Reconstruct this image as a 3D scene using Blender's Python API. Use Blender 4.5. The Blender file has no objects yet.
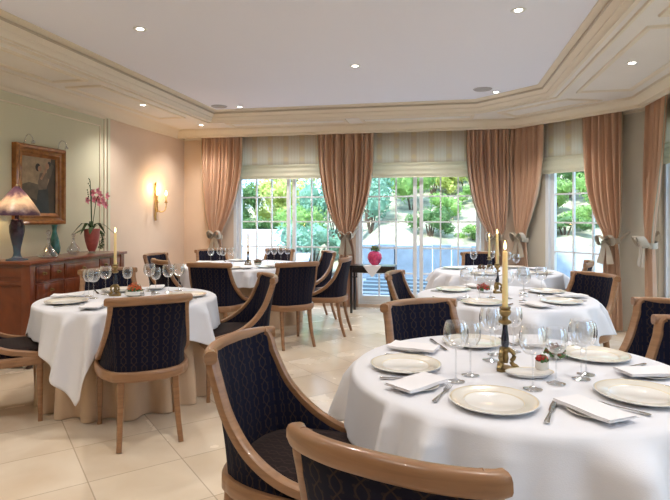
import bpy, bmesh, math, random
from math import sin, cos, pi, radians, sqrt, atan2, hypot
from mathutils import Vector, Matrix
random.seed(7)
SC = bpy.context.scene
COL = SC.collection
AX = radians(11.3); CA, SA = cos(AX), sin(AX)

def W(a, b, z=0.0):
    """plan point given along/across the room's diagonal viewing axis -> room axes"""
    return Vector((a * CA - b * SA, a * SA + b * CA, z))

# ------------------------------------------------------------------ materials
def new_mat(name):
    m = bpy.data.materials.new(name); m.use_nodes = True
    nt = m.node_tree; b = nt.nodes['Principled BSDF']
    return m, nt, b

def N(nt, kind, **kw):
    n = nt.nodes.new(kind)
    for k, v in kw.items():
        if k in n.inputs.keys() if hasattr(n.inputs, 'keys') else False:
            n.inputs[k].default_value = v
        else:
            setattr(n, k, v)
    return n

def mth(nt, op, a, b=None, c=None):
    n = nt.nodes.new('ShaderNodeMath'); n.operation = op
    for i, v in enumerate((a, b, c)):
        if v is None: continue
        if isinstance(v, (int, float)): n.inputs[i].default_value = v
        else: nt.links.new(v, n.inputs[i])
    return n.outputs[0]

def mixc(nt, fac, a, b, mode='MIX'):
    n = nt.nodes.new('ShaderNodeMix'); n.data_type = 'RGBA'; n.blend_type = mode
    for i, v in ((0, fac), (6, a), (7, b)):
        if isinstance(v, (int, float)): n.inputs[i].default_value = v
        elif isinstance(v, tuple): n.inputs[i].default_value = v if len(v) == 4 else (*v, 1)
        else: nt.links.new(v, n.inputs[i])
    return n.outputs[2]

def simple(name, col, rough=0.5, metal=0.0, var=0.0, scale=8, bump=0.0, bscale=60, sheen=0.0, coat=0.0, stretch=None, spec=None):
    m, nt, b = new_mat(name)
    b.inputs['Base Color'].default_value = (*col, 1)
    b.inputs['Roughness'].default_value = rough
    b.inputs['Metallic'].default_value = metal
    if spec is not None: b.inputs['Specular IOR Level'].default_value = spec
    if sheen: b.inputs['Sheen Weight'].default_value = sheen
    if coat: b.inputs['Coat Weight'].default_value = coat
    tc = nt.nodes.new('ShaderNodeTexCoord')
    vec = tc.outputs['Object']
    if stretch:
        mp = nt.nodes.new('ShaderNodeMapping'); mp.inputs['Scale'].default_value = stretch
        nt.links.new(vec, mp.inputs[0]); vec = mp.outputs[0]
    if var:
        n = nt.nodes.new('ShaderNodeTexNoise'); n.inputs['Scale'].default_value = scale; n.inputs['Detail'].default_value = 5
        nt.links.new(vec, n.inputs['Vector'])
        f = mth(nt, 'MULTIPLY_ADD', n.outputs[0], 2.0, -0.5)
        lo = tuple(max(0, x * (1 - var)) for x in col); hi = tuple(min(1, x * (1 + var)) for x in col)
        nt.links.new(mixc(nt, f, lo, hi), b.inputs['Base Color'])
    if bump:
        n2 = nt.nodes.new('ShaderNodeTexNoise'); n2.inputs['Scale'].default_value = bscale; n2.inputs['Detail'].default_value = 4
        nt.links.new(vec, n2.inputs['Vector'])
        bp = nt.nodes.new('ShaderNodeBump'); bp.inputs['Strength'].default_value = bump; bp.inputs['Distance'].default_value = 0.004
        nt.links.new(n2.outputs[0], bp.inputs['Height']); nt.links.new(bp.outputs[0], b.inputs['Normal'])
    return m

def cloth_mat(name, col, trans=0.25, rough=0.9, trcol=None, **kw):
    m = simple(name, col, rough=rough, **kw)
    nt = m.node_tree; b = nt.nodes['Principled BSDF']; out = nt.nodes['Material Output']
    t = nt.nodes.new('ShaderNodeBsdfTranslucent'); t.inputs['Color'].default_value = (*(trcol or col), 1)
    mx = nt.nodes.new('ShaderNodeMixShader'); mx.inputs[0].default_value = trans
    nt.links.new(b.outputs[0], mx.inputs[1]); nt.links.new(t.outputs[0], mx.inputs[2]); nt.links.new(mx.outputs[0], out.inputs[0])
    return m

def glass_mat(name, tint=(1, 1, 1), gloss=1.0, rough=0.02):
    m, nt, b = new_mat(name); nt.nodes.remove(b); out = nt.nodes['Material Output']
    t = nt.nodes.new('ShaderNodeBsdfTransparent'); t.inputs[0].default_value = (*tint, 1)
    g = nt.nodes.new('ShaderNodeBsdfGlossy'); g.inputs['Roughness'].default_value = rough
    g.inputs['Color'].default_value = (1, 1, 1, 1)
    lw = nt.nodes.new('ShaderNodeLayerWeight'); lw.inputs[0].default_value = 0.35
    f = mth(nt, 'MULTIPLY_ADD', lw.outputs['Facing'], 0.75 * gloss, 0.05 * gloss)
    mx = nt.nodes.new('ShaderNodeMixShader')
    nt.links.new(f, mx.inputs[0]); nt.links.new(t.outputs[0], mx.inputs[1]); nt.links.new(g.outputs[0], mx.inputs[2])
    nt.links.new(mx.outputs[0], out.inputs[0])
    return m

def emis(name, col, st):
    m, nt, b = new_mat(name)
    b.inputs['Base Color'].default_value = (*col, 1)
    b.inputs['Emission Color'].default_value = (*col, 1); b.inputs['Emission Strength'].default_value = st
    return m

def wood(name, col, dark, rough=0.4, stretch=(3, 3, 30), coat=0.2):
    m, nt, b = new_mat(name)
    tc = nt.nodes.new('ShaderNodeTexCoord'); mp = nt.nodes.new('ShaderNodeMapping'); mp.inputs['Scale'].default_value = stretch
    nt.links.new(tc.outputs['Object'], mp.inputs[0])
    n = nt.nodes.new('ShaderNodeTexNoise'); n.inputs['Scale'].default_value = 2.0; n.inputs['Detail'].default_value = 6; n.inputs['Distortion'].default_value = .6
    nt.links.new(mp.outputs[0], n.inputs['Vector'])
    f = mth(nt, 'MULTIPLY_ADD', n.outputs[0], 2.2, -0.6)
    nt.links.new(mixc(nt, f, dark, col), b.inputs['Base Color'])
    b.inputs['Roughness'].default_value = rough; b.inputs['Coat Weight'].default_value = coat
    return m

def ogee_fabric(name, base, line, p=0.054, k=0.10):
    m, nt, b = new_mat(name)
    uv = nt.nodes.new('ShaderNodeUVMap'); uv.uv_map = 'UVMap'
    sp = nt.nodes.new('ShaderNodeSeparateXYZ'); nt.links.new(uv.outputs[0], sp.inputs[0])
    u, v = sp.outputs[0], sp.outputs[1]
    w = mth(nt, 'MULTIPLY', mth(nt, 'SINE', mth(nt, 'MULTIPLY', v, 2 * pi / k)), p * 0.25)
    def band(sgn):
        x = mth(nt, 'MULTIPLY_ADD', w, sgn, u)
        fr = mth(nt, 'FRACT', mth(nt, 'DIVIDE', x, p))
        d = mth(nt, 'ABSOLUTE', mth(nt, 'SUBTRACT', fr, 0.5))
        return mth(nt, 'LESS_THAN', d, 0.045)
    a = mth(nt, 'MAXIMUM', band(1.0), band(-1.0))
    fu = mth(nt, 'SUBTRACT', mth(nt, 'FRACT', mth(nt, 'DIVIDE', u, p / 2)), 0.5)
    fv = mth(nt, 'SUBTRACT', mth(nt, 'FRACT', mth(nt, 'DIVIDE', v, k / 4)), 0.5)
    dd = mth(nt, 'ADD', mth(nt, 'MULTIPLY', fu, fu), mth(nt, 'MULTIPLY', fv, fv))
    dot = mth(nt, 'MULTIPLY', mth(nt, 'LESS_THAN', dd, 0.03), 0.6)
    f = mth(nt, 'MULTIPLY', mth(nt, 'MAXIMUM', a, dot), 0.8)
    nt.links.new(mixc(nt, f, base, line), b.inputs['Base Color'])
    b.inputs['Roughness'].default_value = 0.85; b.inputs['Sheen Weight'].default_value = 0.03
    b.inputs['Specular IOR Level'].default_value = 0.15
    return m

M = {}
M['oak'] = wood('honey_oak', (.34, .18, .088), (.24, .122, .058), .34)
M['navy'] = ogee_fabric('navy_ogee_fabric', (.0045, .0055, .019), (.045, .029, .022))
M['seatfab'] = ogee_fabric('dark_seat_fabric', (.016, .009, .009), (.045, .026, .02), .05, .09)
M['cloth'] = simple('white_table_linen', (.71, .71, .745), .85, bump=.15, bscale=300, sheen=.1)
M['skirtc'] = simple('tan_skirt_linen', (.58, .43, .30), .9, var=.06, scale=5, bump=.1, bscale=200)
M['napkin'] = simple('napkin_linen', (.78, .76, .77), .9, bump=.2, bscale=400)
M['china'] = simple('white_china', (.80, .78, .74), .15, coat=.5)
M['cream'] = simple('cream_rim_glaze', (.74, .70, .62), .2, coat=.5)
M['gold'] = simple('gilt_line', (.62, .52, .32), .35, .5)
M['silver'] = simple('silver_plate', (.55, .54, .52), .22, 1.0)
M['glass'] = glass_mat('clear_glass', (.93, .945, .96), 1.45, .03)
M['pane'] = glass_mat('window_glass', (.97, .99, 1), .12)
M['crystal'] = glass_mat('cut_crystal', (.85, .86, .88), 1.3, .08)
M['bronze'] = simple('gilded_bronze', (.30, .21, .09), .38, .9, var=.35, scale=30, bump=.4, bscale=80)
M['brass'] = simple('polished_brass', (.65, .42, .15), .28, 1.0)
M['ink'] = simple('dark_blue_enamel', (.008, .012, .035), .15, coat=.8)
M['wax'] = simple('ivory_wax', (.88, .70, .34), .5)
M['wax'].node_tree.nodes['Principled BSDF'].inputs['Subsurface Weight'].default_value = .2
M['flame'] = emis('candle_flame', (1, .72, .30), 9)
M['bulb'] = emis('warm_bulb', (1, .72, .36), 14)
M['spot'] = emis('spot_lamp_glow', (1, .93, .82), 22)
M['white'] = simple('white_paint', (.78, .78, .76), .4)
M['frame'] = simple('window_white_lacquer', (.80, .82, .84), .35)
M['ceil'] = simple('ceiling_paint', (.84, .845, .92), .9)
M['soff'] = simple('soffit_paint', (.78, .73, .66), .8, var=.03, scale=2)
M['corn'] = simple('cornice_cream', (.76, .67, .53), .55)
M['cornd'] = simple('cornice_taupe', (.52, .44, .33), .6)
M['peach'] = simple('peach_plaster', (.72, .57, .45), .9, var=.07, scale=1.4, bump=.15, bscale=12)
M['sage'] = simple('sage_panel_paint', (.62, .59, .43), .8, var=.04, scale=1.5)
M['sageb'] = simple('pale_sage_border', (.66, .66, .52), .8)
M['bay'] = simple('bay_wall_paint', (.60, .55, .45), .85, var=.04, scale=2)
M['drape'] = cloth_mat('copper_drape_silk', (.60, .375, .245), .12, rough=.6, sheen=.3)
M['drapel'] = cloth_mat('pale_drape_tail', (.56, .40, .29), .15, rough=.65)
M['dtrim'] = simple('drape_edge_trim', (.40, .37, .27), .7)
M['bow'] = simple('silver_beige_satin', (.42, .36, .28), .45, sheen=.3)
M['mahog'] = wood('red_mahogany', (.27, .066, .020), (.13, .028, .010), .28, (2, 14, 2), .5)
M['mahogd'] = simple('dark_mahogany_edge', (.045, .015, .010), .3, coat=.4)
M['ebony'] = simple('black_lacquer_wood', (.012, .008, .009), .3, coat=.4)
M['gilt'] = wood('gilded_frame_wood', (.42, .17, .035), (.20, .07, .015), .3, (8, 8, 8), .4)
M['gilt'].node_tree.nodes['Principled BSDF'].inputs['Metallic'].default_value = .35
M['gdark'] = simple('frame_inner_shadow_wood', (.12, .05, .02), .5)
M['leaf'] = simple('orchid_leaf', (.035, .085, .02), .4)
M['pink'] = simple('orchid_petal', (.72, .22, .28), .6)
M['redpot'] = simple('coral_glazed_pot', (.42, .10, .085), .4, var=.25, scale=20)
M['magenta'] = simple('magenta_glass', (.55, .03, .13), .12, coat=.8, var=.4, scale=30)
M['teal'] = simple('teal_art_glass', (.012, .10, .085), .2, coat=.7, var=.7, scale=9)
M['redflower'] = simple('red_petals', (.50, .02, .015), .6)
M['orange'] = simple('orange_red_petals', (.62, .10, .02), .6)
M['dried'] = simple('dried_brown_flowers', (.20, .07, .04), .8, var=.5, scale=60)
M['herb'] = simple('small_green_leaves', (.06, .13, .03), .6)

def floor_mat():
    m, nt, b = new_mat('cream_marble_tiles')
    tc = nt.nodes.new('ShaderNodeTexCoord'); sp = nt.nodes.new('ShaderNodeSeparateXYZ'); nt.links.new(tc.outputs['Object'], sp.inputs[0])
    X, Y = sp.outputs[0], sp.outputs[1]; T = .5
    u = mth(nt, 'DIVIDE', mth(nt, 'SUBTRACT', mth(nt, 'MULTIPLY', mth(nt, 'ADD', X, Y), .70711), .495), T)
    v = mth(nt, 'DIVIDE', mth(nt, 'ADD', mth(nt, 'MULTIPLY', mth(nt, 'SUBTRACT', X, Y), .70711), 3.083), T)
    def edge(t):
        d = mth(nt, 'ABSOLUTE', mth(nt, 'SUBTRACT', mth(nt, 'FRACT', t), .5))
        return mth(nt, 'GREATER_THAN', d, .4935)
    e = mth(nt, 'MAXIMUM', edge(u), edge(v))
    cb = nt.nodes.new('ShaderNodeCombineXYZ')
    nt.links.new(mth(nt, 'FLOOR', u), cb.inputs[0]); nt.links.new(mth(nt, 'FLOOR', v), cb.inputs[1])
    wn = nt.nodes.new('ShaderNodeTexWhiteNoise'); wn.noise_dimensions = '2D'; nt.links.new(cb.outputs[0], wn.inputs['Vector'])
    off = nt.nodes.new('ShaderNodeVectorMath'); off.operation = 'MULTIPLY_ADD'
    nt.links.new(wn.outputs['Color'], off.inputs[0]); off.inputs[1].default_value = (9, 9, 9); nt.links.new(tc.outputs['Object'], off.inputs[2])
    n = nt.nodes.new('ShaderNodeTexNoise'); n.inputs['Scale'].default_value = 2.2; n.inputs['Detail'].default_value = 8; n.inputs['Distortion'].default_value = .35
    nt.links.new(off.outputs[0], n.inputs['Vector'])
    f = mth(nt, 'MULTIPLY_ADD', n.outputs[0], 2.2, -.6)
    c = mixc(nt, f, (.62, .48, .34), (.80, .70, .57))
    c = mixc(nt, mth(nt, 'MULTIPLY', wn.outputs['Value'], .35), c, (.78, .66, .50))
    c = mixc(nt, mth(nt, 'MULTIPLY', e, .6), c, (.34, .25, .17))
    nt.links.new(c, b.inputs['Base Color'])
    n3 = mth(nt, 'MULTIPLY_ADD', n.outputs[0], .25, .12)
    nt.links.new(n3, b.inputs['Roughness'])
    b.inputs['Specular IOR Level'].default_value = .45
    return m
M['floor'] = floor_mat()

def shade_mat():
    m, nt, b = new_mat('striped_sheer_shade'); out = nt.nodes['Material Output']
    uv = nt.nodes.new('ShaderNodeUVMap'); uv.uv_map = 'UVMap'
    sp = nt.nodes.new('ShaderNodeSeparateXYZ'); nt.links.new(uv.outputs[0], sp.inputs[0]); u, v = sp.outputs[0], sp.outputs[1]
    s1 = mth(nt, 'LESS_THAN', mth(nt, 'ABSOLUTE', mth(nt, 'SUBTRACT', mth(nt, 'FRACT', mth(nt, 'DIVIDE', u, .26)), .5)), .17)
    s2 = mth(nt, 'MULTIPLY', mth(nt, 'LESS_THAN', mth(nt, 'FRACT', mth(nt, 'DIVIDE', u, .052)), .3), .4)
    fu = mth(nt, 'SUBTRACT', mth(nt, 'FRACT', mth(nt, 'DIVIDE', u, .26)), .5)
    fv = mth(nt, 'MULTIPLY', mth(nt, 'SUBTRACT', mth(nt, 'FRACT', mth(nt, 'DIVIDE', v, .17)), .5), .65)
    med = mth(nt, 'LESS_THAN', mth(nt, 'ADD', mth(nt, 'MULTIPLY', fu, fu), mth(nt, 'MULTIPLY', fv, fv)), .02)
    c = mixc(nt, mth(nt, 'MAXIMUM', s1, s2), (.82, .76, .66), (.76, .66, .53))
    c = mixc(nt, mth(nt, 'MULTIPLY', med, .6), c, (.82, .70, .46))
    nt.links.new(c, b.inputs['Base Color']); b.inputs['Roughness'].default_value = .9
    tl = nt.nodes.new('ShaderNodeBsdfTranslucent'); nt.links.new(c, tl.inputs[0])
    mx = nt.nodes.new('ShaderNodeMixShader'); mx.inputs[0].default_value = .5
    nt.links.new(b.outputs[0], mx.inputs[1]); nt.links.new(tl.outputs[0], mx.inputs[2])
    nt.links.new(mx.outputs[0], out.inputs[0])
    return m
M['shade'] = shade_mat()
M['shadelow'] = cloth_mat('shade_lower_band', (.78, .74, .60), .4)

# ------------------------------------------------------------------ mesh helpers
def link(name, me, parent=None):
    o = bpy.data.objects.new(name, me); COL.objects.link(o)
    if parent: o.parent = parent
    return o

def obj(name, bm, mats, parent=None, smooth=True, angle=40):
    me = bpy.data.meshes.new(name); bm.normal_update(); bm.to_mesh(me); bm.free()
    for m in (mats if isinstance(mats, (list, tuple)) else [mats]):
        me.materials.append(M[m] if isinstance(m, str) else m)
    if smooth:
        me.polygons.foreach_set('use_smooth', [True] * len(me.polygons))
        try: me.set_sharp_from_angle(angle=radians(angle))
        except Exception: pass
    me.update()
    return link(name, me, parent)

def empty(name, loc=(0, 0, 0), rz=0.0):
    o = bpy.data.objects.new(name, None); COL.objects.link(o); o.empty_display_size = .1
    o.location = loc; o.rotation_euler = (0, 0, rz); return o

def tag(o, label, cat, group=None, kind=None):
    o['label'] = label; o['category'] = cat
    if group: o['group'] = group
    if kind: o['kind'] = kind
    return o

def struct(o):
    o['kind'] = 'structure'; return o

def dup(root, loc=None, rz=None):
    r = root.copy(); COL.objects.link(r)
    if loc is not None: r.location = loc
    if rz is not None: r.rotation_euler = (0, 0, rz)
    for ch in list(root.children):
        c = ch.copy(); COL.objects.link(c); c.parent = r
        for g in list(ch.children):
            d = g.copy(); COL.objects.link(d); d.parent = c
    return r

def box(bm, x0, x1, y0, y1, z0, z1, bev=0.0, mi=0, mat=None):
    vs = [bm.verts.new((x, y, z)) for x in (x0, x1) for y in (y0, y1) for z in (z0, z1)]
    if mat is not None:
        for v in vs: v.co = mat @ v.co
    fs = []
    for q in ((0, 1, 3, 2), (4, 6, 7, 5), (0, 4, 5, 1), (2, 3, 7, 6), (0, 2, 6, 4), (1, 5, 7, 3)):
        f = bm.faces.new([vs[i] for i in q]); f.material_index = mi; fs.append(f)
    if bev:
        es = list({e for f in fs for e in f.edges})
        bmesh.ops.bevel(bm, geom=es, offset=bev, segments=2, affect='EDGES', profile=.6)
    return fs

def lathe(bm, prof, n=24, c=(0, 0, 0), mi=None, cap0=False, cap1=False, sx=1, sy=1):
    """prof: list of (r,z) or (r,z,matindex for the band starting here)"""
    rings = []
    for p in prof:
        r, z = p[0], p[1]
        if r < 1e-5: rings.append([bm.verts.new((c[0], c[1], c[2] + z))])
        else: rings.append([bm.verts.new((c[0] + sx * r * cos(2 * pi * i / n), c[1] + sy * r * sin(2 * pi * i / n), c[2] + z)) for i in range(n)])
    for k in range(len(rings) - 1):
        a, b = rings[k], rings[k + 1]; idx = prof[k][2] if len(prof[k]) > 2 else (mi or 0)
        for i in range(n):
            j = (i + 1) % n
            if len(a) == 1 and len(b) == 1: continue
            if len(a) == 1: f = bm.faces.new((a[0], b[j], b[i]))
            elif len(b) == 1: f = bm.faces.new((a[i], a[j], b[0]))
            else: f = bm.faces.new((a[i], a[j], b[j], b[i]))
            f.material_index = idx
    if cap0 and len(rings[0]) > 1: bm.faces.new(rings[0][::-1]).material_index = mi or 0
    if cap1 and len(rings[-1]) > 1: bm.faces.new(rings[-1]).material_index = mi or 0

def sweep(bm, pts, radii, n=8, up=Vector((0, 0, 1)), mi=0, square=0.0, ups=None):
    """radii: (rw, rh) per point or one; section = superellipse if square"""
    pts = [Vector(p) for p in pts]; rings = []
    for i, p in enumerate(pts):
        t = (pts[min(i + 1, len(pts) - 1)] - pts[max(i - 1, 0)]).normalized()
        u = Vector(ups[i]) if ups else up
        s = t.cross(u)
        if s.length < 1e-4: s = t.cross(Vector((0, 1, 0)))
        s.normalize(); w = s.cross(t).normalized()
        r = radii[i] if isinstance(radii, list) else radii
        if isinstance(r, (int, float)): r = (r, r)
        ring = []
        for k in range(n):
            a = 2 * pi * (k + .5) / n; cx, cy = cos(a), sin(a)
            if square:
                e = 1 - square * .75
                cx = math.copysign(abs(cx) ** e, cx); cy = math.copysign(abs(cy) ** e, cy)
            ring.append(bm.verts.new(p + s * (r[0] * cx) + w * (r[1] * cy)))
        rings.append(ring)
    for a, b in zip(rings, rings[1:]):
        for k in range(n):
            j = (k + 1) % n
            bm.faces.new((a[k], a[j], b[j], b[k])).material_index = mi
    bm.faces.new(rings[0][::-1]).material_index = mi; bm.faces.new(rings[-1]).material_index = mi

def crom(pts, n):
    P = [Vector(p) for p in pts]; P = [P[0] * 2 - P[1]] + P + [P[-1] * 2 - P[-2]]; out = []
    for i in range(1, len(P) - 2):
        for k in range(n):
            t = k / n; a, b, c, d = P[i - 1], P[i], P[i + 1], P[i + 2]
            out.append(.5 * ((2 * b) + (c - a) * t + (2 * a - 5 * b + 4 * c - d) * t * t + (3 * b - a - 3 * c + d) * t ** 3))
    out.append(P[-2]); return out

def tri_prism(bm, poly, z0, z1, mi=0):
    a = [bm.verts.new((x, y, z0)) for x, y in poly]; b = [bm.verts.new((x, y, z1)) for x, y in poly]
    n = len(poly)
    bm.faces.new(a[::-1]).material_index = mi; bm.faces.new(b).material_index = mi
    for i in range(n):
        j = (i + 1) % n; bm.faces.new((a[i], a[j], b[j], b[i])).material_index = mi

def mould(bm, path, prof, mi=0, closed=False):
    """sweep (inward offset, z) profile along a 2-D path, left side = inward, mitred"""
    P = [Vector(p) for p in path]; n = len(P); cols = []
    for i in range(n):
        d0 = (P[i] - P[i - 1]).normalized() if (i > 0 or closed) else (P[1] - P[0]).normalized()
        d1 = (P[(i + 1) % n] - P[i]).normalized() if (i < n - 1 or closed) else d0
        n0 = Vector((d0.y, -d0.x)); n1 = Vector((d1.y, -d1.x)); m = (n0 + n1).normalized(); k = 1 / max(.3, m.dot(n0))
        cols.append([bm.verts.new((P[i].x + m.x * o * k, P[i].y + m.y * o * k, z)) for o, z in prof])
    for i in range(n if closed else n - 1):
        a, b = cols[i], cols[(i + 1) % n]
        for j in range(len(prof) - 1):
            bm.faces.new((a[j], b[j], b[j + 1], a[j + 1])).material_index = mi

# ------------------------------------------------------------------ room shell
HS, HC, YF = 2.77, 2.90, -1.7
wall = [(-4.18, YF), (-4.18, 8.24), (1.10, 8.24), (2.46, 6.88), (2.46, YF)]
lip = [(-3.30, YF), (-3.30, 7.30), (.47, 7.30), (1.22, 6.55), (1.22, YF)]
bm = bmesh.new(); box(bm, -4.6, 2.9, YF, 8.6, -.12, 0); struct(obj('floor', bm, 'floor', smooth=False))
bm = bmesh.new(); tri_prism(bm, [(x * 1.0, y) for x, y in [(-3.34, YF), (-3.34, 7.34), (.49, 7.34), (1.26, 6.57), (1.26, YF)]], HC, HC + .1)
struct(obj('ceiling', bm, 'ceil', smooth=False))
bm = bmesh.new()
outer = [(-4.5, YF), (-4.5, 8.55), (1.23, 8.55), (2.78, 7.0), (2.78, YF)]
for i in range(4):
    vs = [bm.verts.new((*p, HS)) for p in (outer[i], outer[i + 1], lip[i + 1], lip[i])]
    ws = [bm.verts.new((*p, HS + .25)) for p in (outer[i], outer[i + 1], lip[i + 1], lip[i])]
    bm.faces.new(vs); bm.faces.new(ws[::-1])
    for a in range(4):
        b = (a + 1) % 4; bm.faces.new((vs[a], ws[a], ws[b], vs[b]))
struct(obj('trim_1', bm, 'soff', smooth=False))          # lowered soffit around the tray
bm = bmesh.new(); mould(bm, lip, [(-.005, HS - .012), (.03, HS - .012), (.035, HS + .01), (.06, HS + .03), (.06, HS + .045), (.10, HS + .075), (.105, HS + .10), (.16, HS + .122), (.16, HC)])
mould(bm, lip, [(-.09, HS), (-.085, HS - .014), (-.06, HS - .018), (-.055, HS)])
struct(obj('trim_2', bm, 'corn'))                         # tray edge moulding
bm = bmesh.new(); mould(bm, lip, [(.02, HS + .012), (.028, HS + .013), (.028, HS + .022)]); mould(bm, lip, [(.101, HS + .078), (.112, HS + .08), (.112, HS + .098)])
struct(obj('trim_3', bm, 'cornd'))
bm = bmesh.new(); mould(bm, wall, [(0, HS - .13), (.012, HS - .125), (.02, HS - .09), (.045, HS - .06), (.05, HS - .045), (.09, HS - .02), (.10, HS - .005), (.13, HS - .005), (.135, HS)])
struct(obj('trim_4', bm, 'corn'))                         # wall cornice
pel = [(-4.16, 8.00), (1.0, 8.00), (2.22, 6.78), (2.22, 4.9)]
bm = bmesh.new(); mould(bm, pel, [(0.0, HS), (.10, HS), (.10, HS - .03), (.06, HS - .045), (.035, HS - .075), (.02, HS - .09), (.02, HS - .125), (0, HS - .13), (-.02, HS - .13), (-.02, HS)])
struct(obj('trim_5', bm, 'corn'))                         # curtain pelmet
# soffit panel mouldings
def panel(bm, poly):
    mould(bm, poly, [(0, HS), (.006, HS - .016), (.03, HS - .02), (.045, HS - .012), (.05, HS)], closed=True)
bm = bmesh.new()
for y0, y1 in ((.4, 2.6), (2.8, 4.85), (5.05, 6.95)): panel(bm, [(-3.93, y0), (-3.93, y1), (-3.50, y1), (-3.50, y0)])
for x0, x1 in ((-3.15, -1.35), (-1.15, .42)): panel(bm, [(x0, 7.48), (x0, 7.82), (x1, 7.82), (x1, 7.48)])
panel(bm, [(.70, 7.42), (.98, 7.78), (1.85, 6.86), (1.42, 6.70)])
for y0, y1 in ((-.4, 1.9), (2.1, 4.05), (4.25, 6.38)): panel(bm, [(1.44, y0), (1.44, y1), (2.02, y1), (2.02, y0)])
struct(obj('trim_6', bm, 'corn'))

def wall_open(name, p0, p1, mat, openings=(), th=.26, H=3.0, cx=None):
    """wall from p0 to p1 (inner face), outside on the left; openings (s0,s1,z0,z1)"""
    p0, p1 = Vector(p0), Vector(p1); L = (p1 - p0).length; d = (p1 - p0).normalized(); n = Vector((-d.y, d.x))
    Mx = Matrix(((d.x, n.x, 0, p0.x), (d.y, n.y, 0, p0.y), (0, 0, 1, 0), (0, 0, 0, 1)))
    bm = bmesh.new(); s = 0
    for (a, b, z0, z1) in sorted(openings):
        if a > s: box(bm, s, a, 0, th, 0, H, mat=Mx)
        if z0 > 0: box(bm, a, b, 0, th, 0, z0, mat=Mx)
        box(bm, a, b, 0, th, z1, H, mat=Mx); s = b
    if s < L: box(bm, s, L + (cx or 0), 0, th, 0, H, mat=Mx)
    return struct(obj(name, bm, mat, smooth=False)), Mx

wall_open('wall_left', (-4.18, YF), (-4.18, 8.24), 'peach')
wall_open('wall_front', (2.46, YF), (-4.18, YF), 'peach')
_, MB = wall_open('wall_back', (-4.18, 8.24), (1.10, 8.24), 'peach', [(.86, 2.76, .04, 2.55), (2.86, 4.78, .04, 2.55)], H=5.9)  # unseen height added to back, bay and right walls shades the garden wall
_, MY = wall_open('wall_bay', (1.10, 8.24), (2.46, 6.88), 'bay', [(.42, 1.46, .04, 2.55)], H=5.9)
_, MR = wall_open('wall_right', (2.46, 6.88), (2.46, YF), 'bay', [(.14, 1.7, .04, 2.55), (2.6, 4.2, .04, 2.55), (5.2, 7.2, .04, 2.55)], H=5.9)

def win(name, Mx, s0, s1, leaves, cols=3, z0=.04, z1=2.55):
    """french window: outer frame, leaves with glazing bars, glass"""
    root = empty(name); root['kind'] = 'structure'
    bm = bmesh.new()
    box(bm, s0, s0 + .05, .002, .15, z0, z1, mat=Mx); box(bm, s1 - .05, s1, .002, .15, z0, z1, mat=Mx)
    box(bm, s0, s1, .04, .13, z1 - .05, z1, mat=Mx); box(bm, s0, s1, .04, .15, z0, z0 + .04, mat=Mx)
    obj('window_frame', bm, 'frame', root, smooth=False)
    for (a, b) in leaves:
        bm = bmesh.new(); st = .055
        box(bm, a, a + st, .05, .11, z0 + .04, z1 - .05, .004, mat=Mx); box(bm, b - st, b, .05, .11, z0 + .04, z1 - .05, .004, mat=Mx)
        box(bm, a + st, b - st, .05, .11, z0 + .04, z0 + .13, .004, mat=Mx); box(bm, a + st, b - st, .05, .11, z1 - .11, z1 - .05, .004, mat=Mx)
        for i in range(1, cols):
            x = a + st + (b - a - 2 * st) * i / cols; box(bm, x - .011, x + .011, .06, .10, z0 + .13, z1 - .11, mat=Mx)
        for z in (.52, .91, 1.31, 1.70, 2.09):
            box(bm, a + st, b - st, .062, .098, z - .011, z + .011, mat=Mx)
        lf = obj('casement', bm, 'frame', root, smooth=False)
        bm = bmesh.new(); box(bm, a + st, b - st, .078, .082, z0 + .13, z1 - .11, mat=Mx)
        obj('glass_pane', bm, 'pane', lf, smooth=False)
    return root
win('window_1', MB, .86, 2.76, [(.92, 1.79), (1.83, 2.72)])
win('window_2', MB, 2.86, 4.78, [(2.90, 3.79), (3.83, 4.72)])
win('window_3', MY, .42, 1.46, [(.47, 1.41)])
win('window_4', MR, .14, 1.7, [(.19, .92), (.92, 1.65)])
win('window_5', MR, 2.6, 4.2, [(2.65, 3.40), (3.40, 4.15)])
win('window_6', MR, 5.2, 7.2, [(5.25, 6.2), (6.2, 7.15)])
# window reveals of pale board between the drapes
bm = bmesh.new()
for (p0, p1) in (((-4.18, YF), (-4.18, 8.24)),):
    mould(bm, [p0, p1], [(0, .13), (.012, .125), (.016, .0)])
struct(obj('baseboard_left', bm, 'corn'))
bm = bmesh.new()
mould(bm, [(-4.18, 8.24), (-3.33, 8.24)], [(0, .13), (.012, .125), (.016, .0)])
struct(obj('baseboard_back', bm, 'corn'))
# sage panelling on the left wall
bm = bmesh.new(); box(bm, -4.18, -4.165, YF, 6.20, .13, HS - .13); struct(obj('trim_7', bm, 'sageb', smooth=False))
bm = bmesh.new(); box(bm, -4.165, -4.160, YF, 6.03, .22, 2.60); struct(obj('trim_8', bm, 'sage', smooth=False))
bm = bmesh.new()
def wframe(bm, y0, y1, z0, z1, w, x=-4.165):
    for (a, b, c, d) in ((y0, y1, z1 - w, z1), (y0, y1, z0, z0 + w), (y0, y0 + w, z0, z1), (y1 - w, y1, z0, z1)):
        box(bm, x, x + .018, a, b, c, d, .005)
wframe(bm, -1.5, 6.09, .16, 2.645, .035); wframe(bm, -1.44, 5.98, .24, 2.52, .014)
struct(obj('trim_9', bm, 'corn'))
bm = bmesh.new(); box(bm, -4.165, -4.152, 6.125, 6.14, .13, 2.63); struct(obj('trim_10', bm, 'cornd', smooth=False))

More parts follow.
